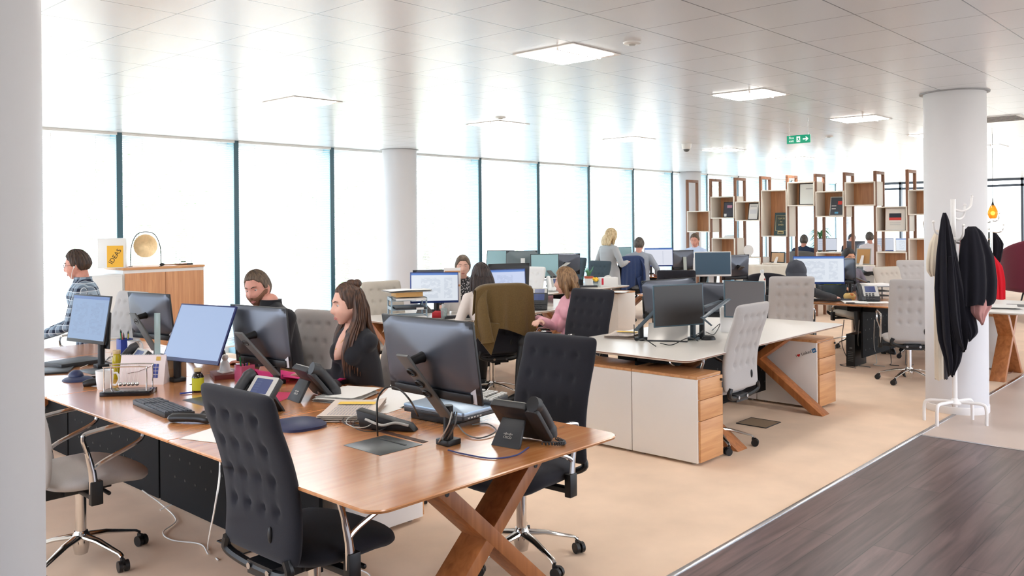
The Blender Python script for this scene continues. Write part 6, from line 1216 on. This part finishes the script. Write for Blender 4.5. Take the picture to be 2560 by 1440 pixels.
# plaid shirt man
t, HM, J = sit('man in a blue plaid shirt with glasses and white earphones, behind the document monitor', 194, 664, 6.95, 150, SKIN2, plaid_mat(), BRN, dy=.10, hr=(-4, -9, 0), hair=short_full, vox=.007, build=.98, trousers=NAVT)
k = MB()
for s_ in (-1, 1): k.tube([HM @ Vector((s_*.030+.019*math.cos(a), .096-.006*abs(math.cos(a))*(1 if s_*math.cos(a) > 0 else 0), .010+.014*math.sin(a))) for a in [2*PI*i/20 for i in range(21)]], .0014, 6); k.tube(tf(HM, [(s_*.049, .09, .014), (s_*.072, .05, .012), (s_*.078, -.01, .008)]), .0014, 6)
k.tube(tf(HM, [(-.011, .099, .014), (0, .102, .017), (.011, .099, .014)]), .0014, 6); k.build('glasses', mat('glasses_rim', (90, 50, 45), .3), t)
for s_ in (-1, 1): k = MB(); k.ball(tuple(HM @ Vector((s_*.082, .006, -.006))), .007, 10, 8); k.tube(arc_pts(tf(HM, [(s_*.083, .010, -.010), (s_*.078, .035, -.06), (s_*.05, .05, -.13), (0, .06, -.20)]), 6), .0018, 6); k.build('earphone', WHITEPL, t)
k = MB(); k.loft([[J['nk']+Vector((r_*math.cos(a), r_*1.0*math.sin(a)-.004, z)) for a in [2*PI*i/24 for i in range(24)]] for r_, z in ((.078, -.045), (.070, -.02), (.066, .008), (.070, .008))]); k.build('collar', MC['plaid_cloth'], t)
# bearded man
t, HM, J = sit('bearded man in a black jumper leaning over the desk behind the logo monitor', 645, 722, 5.6, 172, SKIN2, BLKT, SHORTB, dy=.17, ns=(-.10, -.02, .02), hr=(34, -14, 7), hair=short, beard=mat('beard_brown', (128, 88, 66), .8, bump=.8, bscale=900, var=.2, vscale=400), vox=.006, build=1.2, hworld=[(2.92, 5.05, .76), (2.85, 4.72, .76)], trousers=NAVT)
k = MB(); k.loft([[J['nk']+Vector((r_*math.cos(a), r_*math.sin(a)-.004, z)) for a in [2*PI*i/24 for i in range(24)]] for r_, z in ((.085, -.05), (.072, -.02), (.068, .012), (.073, .012))]); k.build('collar', BLKT, t)
# woman in black
t, HM, J = sit('woman with long brown hair in a black top typing beside the large monitor', 871, 763, 4.88, 176, SKIN, BLKT, LONGB, dy=.12, hr=(-14, -6, 0), hair=hair_black_top, vox=.0055, female=True, build=.86, hworld=[(2.88, 4.28, .765), (2.74, 3.90, .77)], trousers=NAVT, brow=mat('brow_dark', (60, 40, 32), .8))
k = MB(); n_ = J['nk']; c_ = J['ch']
k.loft([[Vector((n_.x+x*wd, n_.y+.02+dd*(1-x*x)+.0, n_.z+z)) for x in (-1, -.6, -.2, .2, .6, 1)]+[Vector((n_.x+x*wd*.9, n_.y+.0+dd*.3, n_.z+z)) for x in (1, .6, .2, -.2, -.6, -1)] for z, wd, dd in ((.0, .036, .040), (-.03, .046, .045), (-.07, .062, .075), (-.12, .060, .102), (-.17, .035, .118), (-.20, .012, .118))]); k.build('neckline_skin', SKIN, t, smooth=80)
k = MB(); k.tube(arc_pts([n_+Vector((-.05, .04, -.03)), n_+Vector((-.02, .10, -.10)), n_+Vector((0, .118, -.135)), n_+Vector((.02, .10, -.10)), n_+Vector((.05, .04, -.03))], 6), .0015, 6); k.ball(tuple(n_+Vector((0, .122, -.14))), .006, 8, 6); k.build('necklace', mat('gold', (212, 170, 90), .3, metal=1), t)
for s_ in (-1, 1): k = MB(); k.ball(tuple(HM @ Vector((s_*.080, .0, -.034))), .006, 8, 6); k.build('earring', mat('gold', (212, 170, 90), .3, metal=1), t)
k = MB(); w0 = J['wr'][1]; d0 = (w0-J['el'][1]).normalized(); k.cyl(w0-d0*.02, w0-d0*.002, .033, .032); k.build('wristwatch', BLACKP, t)
# woman cream blouse, from behind
sit('woman with long dark hair in a cream blouse, seen from behind', 1203, 693, 8.25, 66, SKIN, CRMB, DBR, dy=.14, hr=(-6, -4, 0), hair=hair_long_back, vox=.01, female=True, build=.98, hworld=[deep(1130, 800, 8.3), (6.15, 6.15, .77)], eyes=False, trousers=BLACKP)
sit('woman with tied back brown hair behind the cream panel, facing the camera', 1157, 668, 9.15, 222, SKIN, dots_mat('floral_top', (30, 30, 34), (205, 200, 200), 60, .35), SHORTB, dy=.05, hr=(6, 0, 0), hair=hair_tied, vox=.009, female=True, build=.9, sleeve=.5)
sit('girl in a pink jumper with straight light brown hair, seen from behind', 1414, 706, 7.80, 150, SKIN, PNK, LBR, dy=.06, hr=(-22, -3, 0), hair=hair_bob, vox=.009, female=True, build=.88, hworld=[deep(1346, 796, 7.95), deep(1352, 802, 7.55)], sx=0)
H_ = deep(1521, 592, 13.8); t, HM, J = person('blonde woman standing in a long grey cardigan', (H_.x, H_.y-.02, 0), -12, SKIN, GRYK, BLD, head=(0, .03, H_.z), head_rot=(0, -10, 0), hands=[(-.19, .2, .98), (.17, .22, 1.0)], legs='stand', female=True, hair=hair_bob, vox=.011, build=1.0, scale=.96, hem=.62, elbows=[(-.6, -.6, -.6), (.6, -.6, -.6)])
sit('man with short dark hair in a grey shirt, seen from behind at the spreadsheet', 1598, 613, 14.2, 40, SKIN2, GRYS, GRH, dy=.12, hr=(-20, -4, 0), hair=short_full, vox=.011, build=1.0, hworld=[(12.1, 8.6, .77), deep(1642, 684, 14.2)])
H_ = deep(1737, 601, 15.2); fa = 175; ca, sa = math.cos(R(fa-90)), math.sin(R(fa-90)); t, HM, J = person('man in a light blue shirt leaning over a desk by the display shelf', (H_.x-(-sa*.42), H_.y-(ca*.42), 0), fa, SKIN2, BLUS, SHORTB, head=(0, .42, H_.z), head_rot=(20, -16, 0), hands=[(-.22, .62, .78), (.24, .55, .78)], legs='stand', hair=short, vox=.011, build=1.0, scale=1.0)
# hooded woman
def hood(k, M):
    k.grid(lambda a, c: (lambda n_: Vector((n_.x*.108, n_.y*.122-.012, n_.z*.125+.012-(.02*max(0, -n_.z))))*(1+.025*math.sin(a*31+c*14)+.02*math.sin(a*13-c*22)))(sph(a, c)), 60, 40, True, M)
    k.loft([[M @ Vector((r_*1.05*math.cos(a)*(1+.05*math.sin(6*a)), r_*math.sin(a)-.03, z)) for a in [2*PI*i/32 for i in range(32)]] for r_, z in ((.09, .0), (.108, -.05), (.112, -.09), (.125, -.13), (.12, -.17))])
sit('woman in a dark grey hood and black top, seen from behind at the big spreadsheet', 1990, 682, 9.28, 34, SKIN, BLKT, mat('hood_grey', (66, 68, 76), .95, bump=.3, bscale=200), dy=.10, hr=(0, -14, 0), hair=hood, vox=.009, female=True, build=.95, hworld=[(9.55, 4.3, .77), deep(2092, 745, 9.62)], eyes=False, elbows=[(-.5, -.3, -1), (.3, -.6, -1)])
t, HM, J = sit('woman with black hair in a grey cardigan and dotted top behind the big monitor', 2121, 645, 11.2, 222, SKIN3, CARD2, BLKH, dy=.10, hr=(10, -8, 0), hair=hair_tied, vox=.009, female=True, build=.95, feet=[(-.25, .72, 0), (.05, .6, 0)])
n_ = J['nk']; k = MB(); k.grid(lambda u, v: (n_.x+(u-.5)*.12*(1.1-.2*v), n_.y+.085+.055*math.sin(PI*u)+.03*v-.02, n_.z-.07-.28*v), 10, 10); k.build('dotted_top', DOT, t, solid=.006)
sit('man in a navy shirt with his back to the shelf, far behind', 2010, 602, 17.6, 10, SKIN2, NAVS, GRH, dy=.06, hair=short, vox=.014, hands=[(-.2, .3, .75), (.2, .3, .75)])
sit('man in a white shirt seen from behind through the display shelf', 2174, 595, 18.4, 40, SKIN2, WHS, GRH, dy=.1, hr=(-15, 0, 0), hair=short_full, vox=.014)
sit('person with dark hair hidden behind a far monitor beyond the shelf', 2130, 598, 20.5, 222, SKIN2, NAVT, BLKH, dy=.05, hair=short_full, vox=.014)
tub('grey armchair under the man in navy beyond the shelf', deep(2010, 602, 17.3).x, deep(2010, 602, 17.3).y, 10, GREYP, 1.1)
mon('black monitor back half hiding the far person beyond the shelf', 2135, 620, 19.8, 42, tilt=2, w=.5, h=.32, style='stand')
